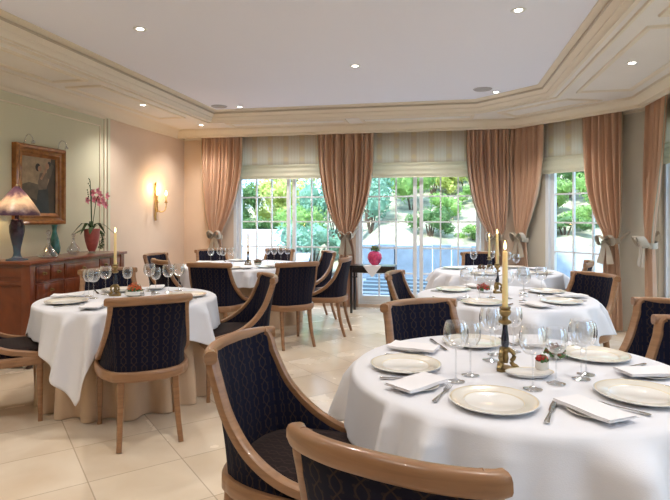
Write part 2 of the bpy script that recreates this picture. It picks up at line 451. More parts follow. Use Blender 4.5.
# ------------------------------------------------------------------ roman shades
def shade(Mx, s0, s1, label, yoff=-.03):
    root = empty('roman_shade'); L = s1 - s0
    bm = bmesh.new(); uvl = bm.loops.layers.uv.new('UVMap')
    n, rows = int(L / .04), 6
    g = [[bm.verts.new(Mx @ Vector((s0 + L * i / n, yoff + .004 * sin(i * 1.3), 2.72 - .52 * j / rows))) for i in range(n + 1)] for j in range(rows + 1)]
    for j in range(rows):
        for i in range(n):
            f = bm.faces.new((g[j][i], g[j + 1][i], g[j + 1][i + 1], g[j][i + 1]))
            for l, (a, b) in zip(f.loops, ((i, j), (i, j + 1), (i + 1, j + 1), (i + 1, j))): l[uvl].uv = (a * L / n, b * .52 / rows)
    p = obj('shade_panel', bm, 'shade', root)
    md = p.modifiers.new('t', 'SOLIDIFY'); md.thickness = .002
    bm = bmesh.new(); pr = []
    for k in range(14): pr.append((yoff - .012 - .008 * sin(k * 1.45), 2.21 - .022 * k * .8))
    pr += [(yoff + .012, pr[-1][1]), (yoff + .006, 2.2)]
    for i in range(n):
        pass
    a = [bm.verts.new(Mx @ Vector((s0, y, z))) for y, z in pr]; b = [bm.verts.new(Mx @ Vector((s1, y, z))) for y, z in pr]
    for k in range(len(pr)):
        j = (k + 1) % len(pr); bm.faces.new((a[k], b[k], b[j], a[j]))
    bm.faces.new(a); bm.faces.new(b[::-1])
    obj('shade_hem', bm, 'shadelow', root)
    tag(root, label, 'window shade', 'striped sheer roman shades')
shade(MB, .84, 2.78, 'wide striped sheer shade over the left pair of garden doors, left of the central drape')
shade(MB, 2.84, 4.80, 'wide striped sheer shade over the garden doors behind the pink vase table')
shade(MY, .40, 1.48, 'striped sheer shade over the narrow window in the angled bay wall')
shade(MR, .12, 1.72, 'striped shade at the far right edge beyond the last drape')

# ------------------------------------------------------------------ drapes
def drape(Mx, spec, label, bow_s, bow_side=1, tail=True):
    """spec rows: (z, s_left, s_right, fold depth); Mx: wall frame, y<0 is into the room"""
    root = empty('drape')
    rows = []
    P = [Vector((r[1], r[2], r[0])) for r in spec]
    S = crom(P, 7); D = crom([Vector((r[3], 0, 0)) for r in spec], 7)
    nf = 11; n = nf * 8
    bm = bmesh.new(); bt = bmesh.new(); base = -.155; g = []; ztie = 1.08
    rnd = random.Random(hash(label) % 1000 if False else len(label)); ph = [rnd.uniform(-.5, .5) for _ in range(n + 1)]
    for p, dd in zip(S, D):
        row = []
        for i in range(n + 1):
            t = i / n; w = sin(2 * pi * nf * t + .8 * sin(5 * t + p.z)) ; w = math.copysign(abs(w) ** .8, w)
            y = base + dd.x * w + .012 * sin(7 * t + 2 * p.z)
            y += dd.x * .45 * sin(2 * pi * nf * .5 * t + 2.1 * sin(9 * t) + len(label))
            sxx = (p.y - p.x) / nf * .22 * sin(2 * pi * nf * .5 * t + len(label)) * min(1, t * 9) * min(1, (1 - t) * 9)
            row.append(bm.verts.new(Mx @ Vector((p.x + (p.y - p.x) * t + sxx, y, p.z))))
        g.append(row)
    zs = [p.z for p in S]
    for j in range(len(g) - 1):
        for i in range(n):
            f = bm.faces.new((g[j][i], g[j][i + 1], g[j + 1][i + 1], g[j + 1][i])); f.material_index = 0
    pn = obj('drape_panel', bm, ['drape'], root, angle=80)
    md = pn.modifiers.new('t', 'SOLIDIFY'); md.thickness = .003
    # trim along leading edges
    for side in (0, 1):
        bt = bmesh.new()
        pts = []
        for p, dd in zip(S, D):
            if p.z < ztie - .02: continue
            y = base + dd.x * sin(.8 * sin(5 * side + p.z)) + .012 * sin(7 * side + 2 * p.z)
            pts.append(Mx @ Vector((p.y if side else p.x, y - .004, p.z)))
        sweep(bt, pts, .006, 6); obj('edge_trim', bt, 'dtrim', root)
    # tie-back: band, bow loops, tails
    tb = bmesh.new(); lo = min(S, key=lambda p: abs(p.z - ztie)); cx = (lo.x + lo.y) / 2; hw = (lo.y - lo.x) / 2 + .02
    ring = [Mx @ Vector((cx + hw * cos(a), base + (.055 + hw * .25) * sin(a), ztie + .02 * cos(a) * bow_side)) for a in [2 * pi * k / 24 for k in range(25)]]
    sweep(tb, ring, (.006, .035), 8, square=.5)
    bw = obj('tieback', tb, 'bow', root)
    for sg in (-1, 1):
        b2 = bmesh.new(); c0 = Vector((bow_s, base - .075, ztie + .01))
        lp = [c0 + Vector((sg * .10 * sin(pi * k / 12), -.03 * sin(2 * pi * k / 12) - .02, .06 * sin(2 * pi * k / 12) + .015)) for k in range(13)]
        sweep(b2, [Mx @ q for q in lp], (.006, .042), 6, up=Mx.to_3x3() @ Vector((0, -1, 0)) , square=.5)
        obj('bow_loop', b2, 'bow', bw)
        b3 = bmesh.new(); tl = [c0 + Vector((sg * (.015 + .05 * k / 6), -.015 - .006 * sin(k * 1.5), -.045 * k)) for k in range(7)]
        sweep(b3, [Mx @ q for q in tl], [(.02 + .005 * k, .004) for k in range(7)], 6, up=Mx.to_3x3() @ Vector((0, -1, 0)), square=.5)
        obj('bow_tail', b3, 'bow', bw)
    # rope to a wall hook
    b4 = bmesh.new(); hx = cx + bow_side * (hw + .05)
    sweep(b4, [Mx @ Vector((cx + bow_side * hw * .8, base - .02, ztie)), Mx @ Vector((hx - bow_side * .03, -.09, ztie + .08)), Mx @ Vector((hx, -.01, ztie + .13))], (.012, .022), 8)
    obj('holdback', b4, 'bow', bw)
    tag(root, label, 'curtain', 'copper silk drapes tied with bows')
Z0 = 2.75
def sx(x): return x + 4.18
drape(MB, [(Z0, sx(-3.80), sx(-3.11), .030), (2.2, sx(-3.80), sx(-3.12), .035), (1.75, sx(-3.78), sx(-3.20), .035), (1.40, sx(-3.74), sx(-3.33), .03), (1.20, sx(-3.69), sx(-3.43), .022), (1.08, sx(-3.64), sx(-3.47), .016), (.95, sx(-3.68), sx(-3.46), .022), (.5, sx(-3.72), sx(-3.45), .03), (.02, sx(-3.74), sx(-3.43), .032)],
      'copper silk drape at the far left corner beside the peach wall', sx(-3.55), -1)
drape(MB, [(Z0, sx(-1.89), sx(-1.02), .032), (2.2, sx(-1.87), sx(-1.03), .038), (1.75, sx(-1.80), sx(-1.09), .036), (1.40, sx(-1.69), sx(-1.20), .03), (1.20, sx(-1.58), sx(-1.30), .024), (1.08, sx(-1.52), sx(-1.35), .016), (.95, sx(-1.54), sx(-1.33), .022), (.5, sx(-1.58), sx(-1.28), .03), (.02, sx(-1.62), sx(-1.25), .032)],
      'broad central copper silk drape gathered to its middle between two pairs of garden doors', sx(-1.44), 1)
drape(MB, [(Z0, sx(.33), sx(.93), .030), (2.2, sx(.34), sx(.93), .035), (1.75, sx(.40), sx(.92), .035), (1.40, sx(.50), sx(.90), .03), (1.20, sx(.60), sx(.87), .022), (1.08, sx(.64), sx(.82), .016), (.95, sx(.63), sx(.83), .022), (.5, sx(.62), sx(.86), .03), (.02, sx(.60), sx(.88), .032)],
      'copper silk drape tied to the right, left of the corner where the bay begins', sx(.70), 1)
drape(MY, [(Z0, -.03, .50, .028), (2.2, -.03, .49, .032), (1.75, -.01, .43, .032), (1.40, .02, .32, .026), (1.20, .05, .24, .022), (1.08, .07, .22, .016), (.95, .06, .23, .022), (.5, .04, .26, .026), (.02, .03, .28, .028)],
      'copper silk drape left of the narrow bay window, beside the back corner', .15, -1)
drape(MY, [(Z0, 1.07, 1.57, .028), (2.2, 1.08, 1.57, .032), (1.75, 1.12, 1.57, .032), (1.40, 1.22, 1.56, .026), (1.20, 1.32, 1.55, .022), (1.08, 1.35, 1.52, .016), (.95, 1.34, 1.53, .022), (.5, 1.32, 1.56, .026), (.02, 1.30, 1.58, .028)],
      'copper silk drape right of the narrow bay window with bow tie', 1.42, 1)
drape(MR, [(Z0, .06, .58, .028), (2.2, .06, .52, .032), (1.75, .06, .42, .032), (1.40, .07, .30, .026), (1.20, .08, .25, .022), (1.08, .09, .23, .016), (.95, .08, .24, .022), (.5, .06, .26, .026), (.02, .05, .28, .028)],
      'rightmost copper drape, falling narrow beside the right edge window', .16, -1)

# ------------------------------------------------------------------ ceiling spots and speakers
bm = bmesh.new(); lathe(bm, [(.028, -.002), (.034, -.003), (.05, -.006), (.056, -.001), (.056, .002)], 24)
SP = empty('ceiling_spotlight', (0, 0, -5)); obj('spot_ring', bm, 'white', SP)
bm = bmesh.new(); lathe(bm, [(0, .0), (.028, -.002)], 20); obj('spot_lens', bm, 'spot', SP)
spots = [((-2.38, 3.94, HC), 'on the flat ceiling, nearest the viewer on the left'),
         ((.54, 4.12, HC), 'on the flat ceiling at the top edge, right of centre'),
         ((-.86, 5.33, HC), 'alone in the middle of the flat ceiling'),
         ((-2.74, 7.03, HC), 'in the far left ceiling corner beside a round speaker'),
         ((.63, 6.79, HC), 'in the far right ceiling corner beside a round speaker'),
         ((-3.63, 6.07, HS), 'in the left soffit above the brass wall sconce'),
         ((-3.57, 7.58, HS), 'in the corner of the soffit above the far left drape'),
         ((-2.24, 7.58, HS), 'in the back soffit between the left and central drapes'),
         ((-.34, 7.55, HS), 'in the back soffit above the doors right of the central drape'),
         ((1.18, 7.03, HS), 'in the angled bay soffit above the narrow window'),
         ((1.66, 5.26, HS), 'inside the big soffit panel at the upper right'),
         ]
added_spots = [(-.9, 2.6, HC), (.54, 1.6, HC), (-2.5, 1.4, HC), (-3.75, 3.4, HS), (-3.75, 1.4, HS), (1.7, 3.0, HS), (1.7, .8, HS), (-.9, .2, HC)]  # extra downlights out of view, added to brighten the room; no fixtures
for i, (p, l) in enumerate(spots):
    o = SP if i == 0 else dup(SP); o.location = p
    tag(o, 'small round lit spotlight ' + l, 'ceiling light', 'recessed ceiling spotlights')
for p in [s[0] for s in spots] + added_spots:
    ld = bpy.data.lights.new('spot_light', 'SPOT'); ld.energy = 62; ld.color = (1, .94, .88); ld.spot_size = radians(125); ld.spot_blend = .8; ld.shadow_soft_size = .06
    lo = bpy.data.objects.new('spot_light', ld); lo.location = (p[0], p[1], p[2] - .03); COL.objects.link(lo)
bm = bmesh.new(); lathe(bm, [(0, -.006), (.085, -.006), (.10, -.009), (.11, -.001), (.11, .002)], 28)
sk = obj('ceiling_speaker', bm, simple('grey_grille', (.38, .37, .38), .7)); sk.location = (-3.0, 6.93, HC)
tag(sk, 'flat round grey speaker grille in the far left ceiling corner', 'speaker')
s2 = sk.copy(); COL.objects.link(s2); s2.location = (.46, 6.6, HC); tag(s2, 'flat round grey speaker grille in the far right ceiling corner', 'speaker')

# ------------------------------------------------------------------ chair
def build_chair():
    root = empty('dining_chair')
    T = [(0, -.345, .905), (.115, -.335, .903), (.213, -.295, .890), (.226, -.262, .80), (.242, -.205, .68), (.262, -.11, .575), (.270, .01, .505), (.268, .15, .470)]
    B = [(0, -.275, .455), (.10, -.265, .455), (.178, -.228, .455), (.200, -.200, .455), (.222, -.165, .455), (.248, -.09, .455), (.264, .02, .455), (.266, .15, .455)]
    n = 6; Th, Bh = crom(T, n), crom(B, n)
    Tf = [Vector((-p.x, p.y, p.z)) for p in Th[:0:-1]] + Th; Bf = [Vector((-p.x, p.y, p.z)) for p in Bh[:0:-1]] + Bh
    K = len(Tf); R = 9; th = .030
    us = [0.0]
    for i in range(1, K): us.append(us[-1] + (Bf[i] - Bf[i - 1]).length * .6 + (Tf[i] - Tf[i - 1]).length * .25)
    mid = us[K // 2]
    # --- upholstered shell
    bm = bmesh.new(); uvl = bm.loops.layers.uv.new('UVMap')
    def pt(i, j, inner):
        t = j / R; p = Bf[i].lerp(Tf[i], t); bow = .018 * sin(pi * t)
        a, b = Bf[max(i - 1, 0)], Bf[min(i + 1, K - 1)]; d = (b - a); nn = Vector((-d.y, d.x, 0)).normalized()   # inward
        if inner: p = p + nn * th * 1.0
        q = p + nn * (bow * (.3 if inner else .6))
        return q
    for inner in (0, 1):
        g = [[bm.verts.new(pt(i, j, inner)) for j in range(R + 1)] for i in range(K)]
        for i in range(K - 1):
            for j in range(R):
                f = bm.faces.new((g[i][j], g[i + 1][j], g[i + 1][j + 1], g[i][j + 1]) if not inner else (g[i][j], g[i][j + 1], g[i + 1][j + 1], g[i + 1][j]))
                for l in f.loops:
                    v = l.vert.co
                    ii = i if (l.vert in g[i]) else i + 1
                    l[uvl].uv = (us[ii] - mid, v.z)
    obj('backrest', bm, 'navy', root, angle=60)
    # --- top rail
    rh = crom([(0, -.331, .893), (.10, -.324, .892), (.18, -.300, .889), (.225, -.276, .887), (.243, -.258, .888)], 5)
    rp = [Vector((-p.x, p.y, p.z)) for p in rh[:0:-1]] + rh
    bm = bmesh.new(); rr = []
    for i in range(len(rp)):
        t = abs(i / (len(rp) - 1) * 2 - 1); rr.append((.020 + .004 * t ** 4, .027 - .003 * t ** 6))
    sweep(bm, rp, rr, 12, square=.45); obj('top_rail', bm, 'oak', root)
    # --- stiles
    for sg in (1, -1):
        idx = range(K // 2 + 2 * n - 1, K) if sg > 0 else range(K // 2 - 2 * n + 1, -1, -1)
        pts = [Tf[i] + Vector((-sg * .006, .014, 0)) for i in idx]
        pts.append(Vector((sg * .262, .235, .455)))
        ups = []
        for i in range(len(pts)):
            ups.append(Vector((sg * 1.0, -.15, 0)))
        rr = [(.020, .021) if i < 3 else (.0205, .022) for i in range(len(pts))]
        bm = bmesh.new(); sweep(bm, pts, rr, 10, ups=ups, square=.5); obj('stile', bm, 'oak', root)
    # --- seat rail: U band + front
    bm = bmesh.new(); path = [p + Vector((0, 0, -.03)) for p in Bf]
    path = [Vector((-.262, .24, .425))] + path + [Vector((.262, .24, .425))]
    sweep(bm, path, (.024, .032), 8, square=.6)
    sweep(bm, [(-.262, .245, .425), (-.1, .262, .425), (.1, .262, .425), (.262, .245, .425)], (.022, .032), 8, square=.6)
    obj('seat_rail', bm, 'oak', root)
    # --- seat cushion
    bm = bmesh.new(); uvl = bm.loops.layers.uv.new('UVMap')
    ol = [Vector((p.x * .9, p.y * .88 + .0, 0)) for p in Bf] ; ol = [Vector((-.242, .245, 0))] + ol + [Vector((.242, .245, 0))]
    cc = Vector((0, .02, 0)); rings = []
    for sc, z in ((.97, .43), (1.0, .455), (.985, .482), (.93, .497), (.7, .506), (.35, .509)):
        rings.append([bm.verts.new((cc.x + (p.x - cc.x) * sc, cc.y + (p.y - cc.y) * sc, z)) for p in ol])
    nn = len(ol)
    for a, b in zip(rings, rings[1:]):
        for i in range(nn):
            j = (i + 1) % nn; bm.faces.new((a[i], a[j], b[j], b[i]))
    c = bm.verts.new((cc.x, cc.y, .51))
    for i in range(nn): bm.faces.new((rings[-1][i], rings[-1][(i + 1) % nn], c))
    for f in bm.faces:
        for l in f.loops: l[uvl].uv = (l.vert.co.x, l.vert.co.y + l.vert.co.z * .5)
    obj('seat', bm, 'seatfab', root, angle=80)
    # --- legs
    for sg in (1, -1):
        bm = bmesh.new(); sweep(bm, [(sg * .245, .232, .43), (sg * .245, .232, .40), (sg * .246, .234, .2), (sg * .247, .236, .05), (sg * .247, .236, 0)], [(.025, .025), (.024, .024), (.019, .019), (.015, .015), (.016, .016)], 10, up=Vector((0, 1, 0)), square=.4)
        obj('leg', bm, 'oak', root)
        bm = bmesh.new(); sweep(bm, [(sg * .160, -.222, .43), (sg * .162, -.226, .36), (sg * .166, -.242, .24), (sg * .172, -.272, .12), (sg * .180, -.312, 0)], [(.024, .022), (.023, .021), (.020, .019), (.017, .017), (.016, .015)], 10, up=Vector((0, 1, 0)), square=.5)
        obj('leg', bm, 'oak', root)
    return root
CH = build_chair(); CH_used = [False]
def chair(a, b, fx, fz, label, group='barrel backed dining chairs'):
    """a,b: plan position of the middle of the top rail; f: facing"""
    L = hypot(fx, fz); fx /= L; fz /= L
    p = W(a + .345 * fx, b + .345 * fz); d = W(fx, fz)
    rz = atan2(-d.x, d.y)
    if CH_used[0]: o = dup(CH, p, rz)
    else: o = CH; CH_used[0] = True; o.location = p; o.rotation_euler = (0, 0, rz)
    tag(o, label, 'chair', group); return p
CHAIRS = [
 # front table
 (.075, 1.085, .50, .87, 'nearest chair, wooden top rail cut by the bottom edge in front of the closest table'),
 (-.44, 2.20, .93, -.36, 'large chair left of the closest table, turned in, dark seat showing'),
 (.46, 3.17, .40, -.92, 'blue patterned chair back just beyond the closest table, facing the viewer'),
 (2.02, 3.13, -.74, -.67, 'blue patterned chair at the right edge, behind the other right edge chair'),
 (1.79, 2.53, -.80, -.60, 'dark chair cut by the right edge of the view, in front of a bluer chair'),
 # left table by the sideboard
 (-1.10, 3.24, -.46, .885, 'chair seen squarely from behind at the left table, tan skirt beyond its legs'),
 (-2.64, 3.60, .85, .52, 'chair cut by the left edge, only its dark seat and wooden legs showing'),
 (-2.145, 5.08, .52, -.85, 'chair behind the left table in front of the sideboard corner'),
 (-.50, 4.50, -.93, -.36, 'chair facing left between the left table and the large foreground chair'),
 # far left table
 (-1.33, 5.57, .22, .97, 'wide dark chair back right behind the left table, near side of far left table'),
 (-.36, 5.66, -.49, .87, 'dark chair back in the middle of the floor, near side of the far left table'),
 (.19, 6.42, -.97, .24, 'side view chair with dark seat below the central drape, nearer of two'),
 (-.02, 7.50, -.93, -.36, 'chair facing left under the central drape, farther of two'),
 (-2.02, 6.02, .80, .60, 'chair near the peach wall by the sconce, the nearer of an overlapping pair'),
 (-2.40, 7.05, .93, -.30, 'chair near the peach wall by the sconce, the farther of an overlapping pair'),
 (-1.86, 8.02, .55, -.83, 'chair half hidden behind the far left table under the leftmost drape'),
 (-.80, 8.12, -.40, -.92, 'chair behind the far left table with a row of glasses before its back'),
 # middle right table
 (.46, 4.72, .93, -.36, 'narrow looking chair facing right in front of the black side table'),
 (2.27, 4.62, -.92, -.38, 'dark chair right of the middle table in front of the bay window'),
 # far right table
 (1.96, 7.36, -.1, -1, 'dark chair behind the far right table, showing beside the two candles'),
 (2.77, 5.78, -.90, .43, 'chair by the bay window, only its top showing above the dark chair'),
]
PC = [chair(*c) for c in CHAIRS]

# ------------------------------------------------------------------ tables
def in_cap(th, p, ctr):
    """angular window in which a chair seat sits under the cloth"""
    v = p - ctr; d = hypot(v.x, v.y); a = atan2(v.y, v.x)
    da = abs((th - a + pi) % (2 * pi) - pi); half = .29 / max(d, .3)
    return d, max(0, min(1, (half + .13 - da) / .13))
def table(ctr, R, corner, chairs, nm, skirt_h=True, half=.93):
    t = empty('round_table', (ctr.x, ctr.y, 0))
    bm = bmesh.new(); lathe(bm, [(0, .705), (R - .03, .705), (R - .02, .712), (R - .02, .738), (R - .03, .744), (0, .744)], 48); obj('tabletop', bm, 'oak', t)
    bm = bmesh.new(); lathe(bm, [(0, 0), (.30, 0), (.30, .03), (.08, .07), (.05, .2), (.05, .6), (.12, .705), (0, .705)], 20); obj('pedestal', bm, 'oak', t)
    tag(t, 'round pedestal table under the cloths of the ' + nm, 'table', 'round dining tables')
    # skirt
    bm = bmesh.new(); n = 240; nf = 17; rows = 12; g = []
    rs0, rs1 = R - .10, R - .05
    for j in range(rows + 1):
        s = j / rows; row = []
        for i in range(n):
            th = 2 * pi * i / n
            w = sin(nf * th + .9 * sin(3 * th)); w = math.copysign(abs(w) ** .7, w)
            r = rs0 + (rs1 - rs0) * s + .048 * w * min(1, s * 1.5)
            row.append(bm.verts.new((r * cos(th), r * sin(th), .70 - .695 * s)))
        g.append(row)
    for a, b in zip(g, g[1:]):
        for i in range(n):
            k = (i + 1) % n; bm.faces.new((a[i], b[i], b[k], a[k]))
    sk = obj('table_skirt', bm, 'skirtc', angle=80); sk.location = (ctr.x, ctr.y, 0)
    tag(sk, 'pleated tan floor length underskirt of the ' + nm, 'tablecloth', 'tan table skirts')
    # cloth
    bm = bmesh.new(); n = 480; rows = 26; g = []; rc = R + .004
    cv = bm.verts.new((0, 0, .749)); ring0 = []
    for rr in (.25, .5, .75, .92):
        ring0.append([bm.verts.new((rc * rr * cos(2 * pi * i / n), rc * rr * sin(2 * pi * i / n), .749)) for i in range(n)])
    for j in range(rows + 1):
        s = j / rows; row = []
        for i in range(n):
            th = 2 * pi * i / n
            q = max(abs(cos(th - corner - pi / 4)), abs(sin(th - corner - pi / 4)))
            L = min(half / q - R, .60)
            cw = max(0, (1 / q - 1) / (sqrt(2) - 1))            # 0 mid side .. 1 corner
            cap = 0
            for p in chairs:
                d, wt = in_cap(th, p, ctr)
                if d < R + .24: cap = max(cap, wt)
            L = L * (1 - cap) + min(L, .225) * cap
            drop = L * s; sm = min(1, drop / .12)
            fold = (.5 + .5 * sin(16 * th + 2.0 * sin(3 * th + ctr.x) + ctr.y)) ** 2.6 * (.65 + .35 * sin(5 * th + 1))
            r = rc + .006 + (.075 + .09 * cw) * s * (1 - cap * .7) * .8 + fold * (.105 * min(1, drop / .07) + .09 * s) * (.6 + .4 * cw) * (1 - cap) + .012 * sin(23 * th) * s * (1 - cap * .6)
            z = .749 - drop
            if j == 0: r, z = rc - .008, .749
            elif j == 1: r, z = rc + .003, .749 - drop * .35 - .004
            row.append(bm.verts.new((r * cos(th), r * sin(th), z)))
        g.append(row)
    g = ring0 + g
    for i in range(n): bm.faces.new((cv, g[0][i], g[0][(i + 1) % n]))
    for a, b in zip(g, g[1:]):
        for i in range(n):
            k = (i + 1) % n; bm.faces.new((a[i], b[i], b[k], a[k]))
    cl = obj('tablecloth', bm, 'cloth', angle=80); cl.location = (ctr.x, ctr.y, 0)
    md = cl.modifiers.new('t', 'SOLIDIFY'); md.thickness = .0025; md.offset = -1
    tag(cl, 'white square linen cloth draped over the ' + nm, 'tablecloth', 'white tablecloths')
    return t
NM = {'F': 'closest table', 'L': 'left table near sideboard', 'K': 'far left table', 'M': 'middle right table', 'Q': 'far right table'}
CT = {'F': W(.772, 2.283), 'L': W(-1.64, 4.30), 'K': W(-1.22, 7.25), 'M': W(1.37, 4.38), 'Q': W(1.91, 6.40)}
TR = {'F': .69, 'L': .67, 'K': .80, 'M': .69, 'Q': .72}
CR = {'F': radians(-68), 'L': radians(8), 'K': radians(-20), 'M': radians(-75), 'Q': radians(-60)}
for k in 'FLKMQ': table(CT[k], TR[k], CR[k], PC, NM[k], half=.89 if k != 'K' else .99)

# ------------------------------------------------------------------ tableware prototypes (kept only as mesh data)
TT = .7515
def proto(builder):
    o = builder(); return o
LATER = {}      # (kind) -> list of (object, table) for labels
USED = {}
def put(kind, builder, table_key, x, y, z=TT, rz=0, tilt=None, note=''):
    if kind not in USED:
        o = USED[kind] = builder()
    else: o = dup(USED[kind])
    o.location = (x, y, z); o.rotation_euler = (tilt or 0, 0, rz)
    LATER.setdefault((kind, table_key), []).append((o, note)); return o

def b_charger():
    bm = bmesh.new()
    lathe(bm, [(0, .006, 0), (.095, .006, 0), (.100, .009, 2), (.102, .0105, 1), (.143, .017, 2), (.147, .018, 0), (.152, .0175, 0), (.150, .014, 0), (.10, .002, 0), (.08, 0, 0), (0, 0, 0)], 48)
    return obj('charger_plate', bm, ['china', 'cream', 'gold'])
def b_bread():
    bm = bmesh.new(); lathe(bm, [(0, .004, 0), (.055, .004, 0), (.06, .006, 1), (.078, .011, 2), (.080, .0115, 0), (.082, .011, 0), (.06, .001, 0), (.05, 0, 0), (0, 0, 0)], 32)
    return obj('bread_plate', bm, ['china', 'cream', 'gold'])
def b_napkin():
    bm = bmesh.new()
    for k, (w, h, z) in enumerate(((.115, .064, .0), (.111, .061, .0034), (.113, .059, .0068))):
        nx = 10; a = []; b = []
        for i in range(nx + 1):
            t = i / nx * 2 - 1; zz = z + .002 * t * t + .0012 * sin(4 * t + k * .4)
            a.append([bm.verts.new((w * t, sg * h, zz + .001 * sg)) for sg in (-1, 1)]); b.append([bm.verts.new((w * t, sg * h, zz + .0028 + .001 * sg)) for sg in (-1, 1)])
        for i in range(nx):
            for s in (a, b): bm.faces.new((s[i][0], s[i + 1][0], s[i + 1][1], s[i][1]))
            bm.faces.new((a[i][0], a[i + 1][0], b[i + 1][0], b[i][0])); bm.faces.new((a[i][1], a[i + 1][1], b[i + 1][1], b[i][1]))
        for i in (0, nx): bm.faces.new((a[i][0], a[i][1], b[i][1], b[i][0]))
    bmesh.ops.recalc_face_normals(bm, faces=bm.faces)
    return obj('napkin', bm, 'napkin', angle=50)
def b_knife():
    bm = bmesh.new()
    pts = [(0, -.12, .004), (0, -.115, .004), (0, -.06, .0045), (0, -.02, .004), (0, -.012, .0045), (0, 0, .004), (0, .06, .0035), (0, .10, .003), (0, .118, .003)]
    sweep(bm, pts, [(.006, .003), (.009, .0036), (.006, .0034), (.0045, .003), (.006, .0032), (.009, .0012), (.0105, .001), (.008, .001), (.001, .0008)], 8, square=.3)
    return obj('knife', bm, 'silver')
def b_fork():
    bm = bmesh.new()
    sweep(bm, [(0, -.10, .004), (0, -.095, .004), (0, -.04, .005), (0, .02, .004), (0, .035, .004), (0, .05, .0045)], [(.006, .002), (.009, .0022), (.005, .002), (.003, .002), (.008, .0015), (.011, .0014)], 8, square=.3)
    for x in (-.0095, -.0032, .0032, .0095): sweep(bm, [(x, .048, .0045), (x, .075, .004), (x, .098, .008)], [.0017, .0015, .0008], 6)
    return obj('fork', bm, 'silver')
def glass_builder(h, rb, name='wine_glass'):
    def f():
        r = empty(name)
        bm = bmesh.new(); pr = []
        hb = h * .46; zb = h - hb
        for k in range(13):
            t = k / 12; rr = rb * sin(pi * (.10 + .62 * t ** .9)) ** .9 if k else 0.004
            pr.append((max(rr, .004), zb + hb * (t ** 1.15)))
        lathe(bm, pr, 20); obj('bowl', bm, 'glass', r)
        bm = bmesh.new(); lathe(bm, [(.0045, zb + .004), (.0035, zb - .015), (.0032, .03), (.005, .012), (.018, .005), (.034, .0022), (.036, .0012), (.034, 0), (0, 0)], 16); obj('stem', bm, 'glass', r)
        return r
    return f
b_glass = glass_builder(.215, .043); b_big = glass_builder(.235, .050)
def b_tumbler():
    bm = bmesh.new(); lathe(bm, [(0, 0), (.024, 0), (.024, .007), (.022, .009), (.026, .04), (.028, .09), (.027, .092)], 20); return obj('water_tumbler', bm, 'glass')

def setting(k, deg, glasses=2, cr=.46, full=True):
    c = CT[k]; R = TR[k]; rr = R - .22; a = radians(deg)
    out = Vector((cos(a), sin(a))); inn = -out; rt = Vector((inn.y, -inn.x)); face = atan2(inn.y, inn.x) - pi / 2
    def P(r, side): return Vector((c.x, c.y)) + out * r + rt * side
    p = P(rr, 0); put('charger_plate', b_charger, k, p.x, p.y)
    p = P(rr - .01, -.185); put('fork', b_fork, k, p.x, p.y, rz=face)
    p = P(rr - .01, .185); put('knife', b_knife, k, p.x, p.y, rz=face)
    if full:
        p = P(rr - .05, -.295)
        if hypot(p.x - c.x, p.y - c.y) > R - .09:
            v = (p - Vector((c.x, c.y))).normalized() * (R - .095); p = Vector((c.x, c.y)) + v
        put('bread_plate', b_bread, k, p.x, p.y)
        put('napkin', b_napkin, k, p.x, p.y, z=TT + .0125, rz=face + pi / 2 - .35)
    for g in range(glasses):
        p = P(rr - .19 - .035 * g, .10 + .085 * g); put('wine_glass' if g % 2 else 'large_wine_glass', b_glass if g % 2 else b_big, k, p.x, p.y)
for d in (-107, 186, 110, 37, -35): setting('F', d, 0)
for (x, y) in ((.05, 2.17), (.21, 2.52), (.33, 2.13), (.54, 2.30)): put('large_wine_glass', b_big, 'F', x, y)
for (x, y) in ((.11, 2.265), (.43, 2.22), (.575, 2.37), (.33, 2.70), (.24, 2.62)): put('wine_glass', b_glass, 'F', x, y)
for d in (-50, -134, 132, 21): setting('L', d, 0)
for (a, b) in ((-1.90, 4.25), (-1.90, 4.47)): put('large_wine_glass', b_big, 'L', *W(a, b)[:2])
for (a, b) in ((-1.99, 4.36), (-1.76, 4.58), (-1.50, 4.52)): put('wine_glass', b_glass, 'L', *W(a, b)[:2])
for (a, b) in ((-1.60, 4.66), (-1.42, 4.60), (-1.36, 4.70)): put('large_wine_glass', b_big, 'L', *W(a, b)[:2])
for d in (-85, -38, 2, 120, 200): setting('K', d, 0, full=(d > -40))
for (a, b) in ((-1.66, 7.22), (-1.58, 7.40), (-1.50, 7.24), (-1.42, 7.38), (-.93, 7.44), (-.84, 7.46), (-.75, 7.48), (-.66, 7.50)): put('wine_glass', b_glass, 'K', *W(a, b)[:2])
for d in (147, 37, -35, -115): setting('M', d, 0)
for (a, b) in ((1.05, 4.32), (1.24, 4.30), (1.44, 4.12), (1.52, 4.36), (1.68, 4.40)): put('large_wine_glass', b_big, 'M', *W(a, b)[:2])
for (a, b) in ((1.13, 4.22), (1.36, 4.24), (1.58, 4.52)): put('wine_glass', b_glass, 'M', *W(a, b)[:2])
for d in (60, 160, -30, -110): setting('Q', d, 0, full=d in (-30, 60))
for (a, b) in ((1.70, 6.62), (2.10, 6.56), (1.96, 6.76), (2.06, 6.14)): put('wine_glass', b_glass, 'Q', *W(a, b)[:2])

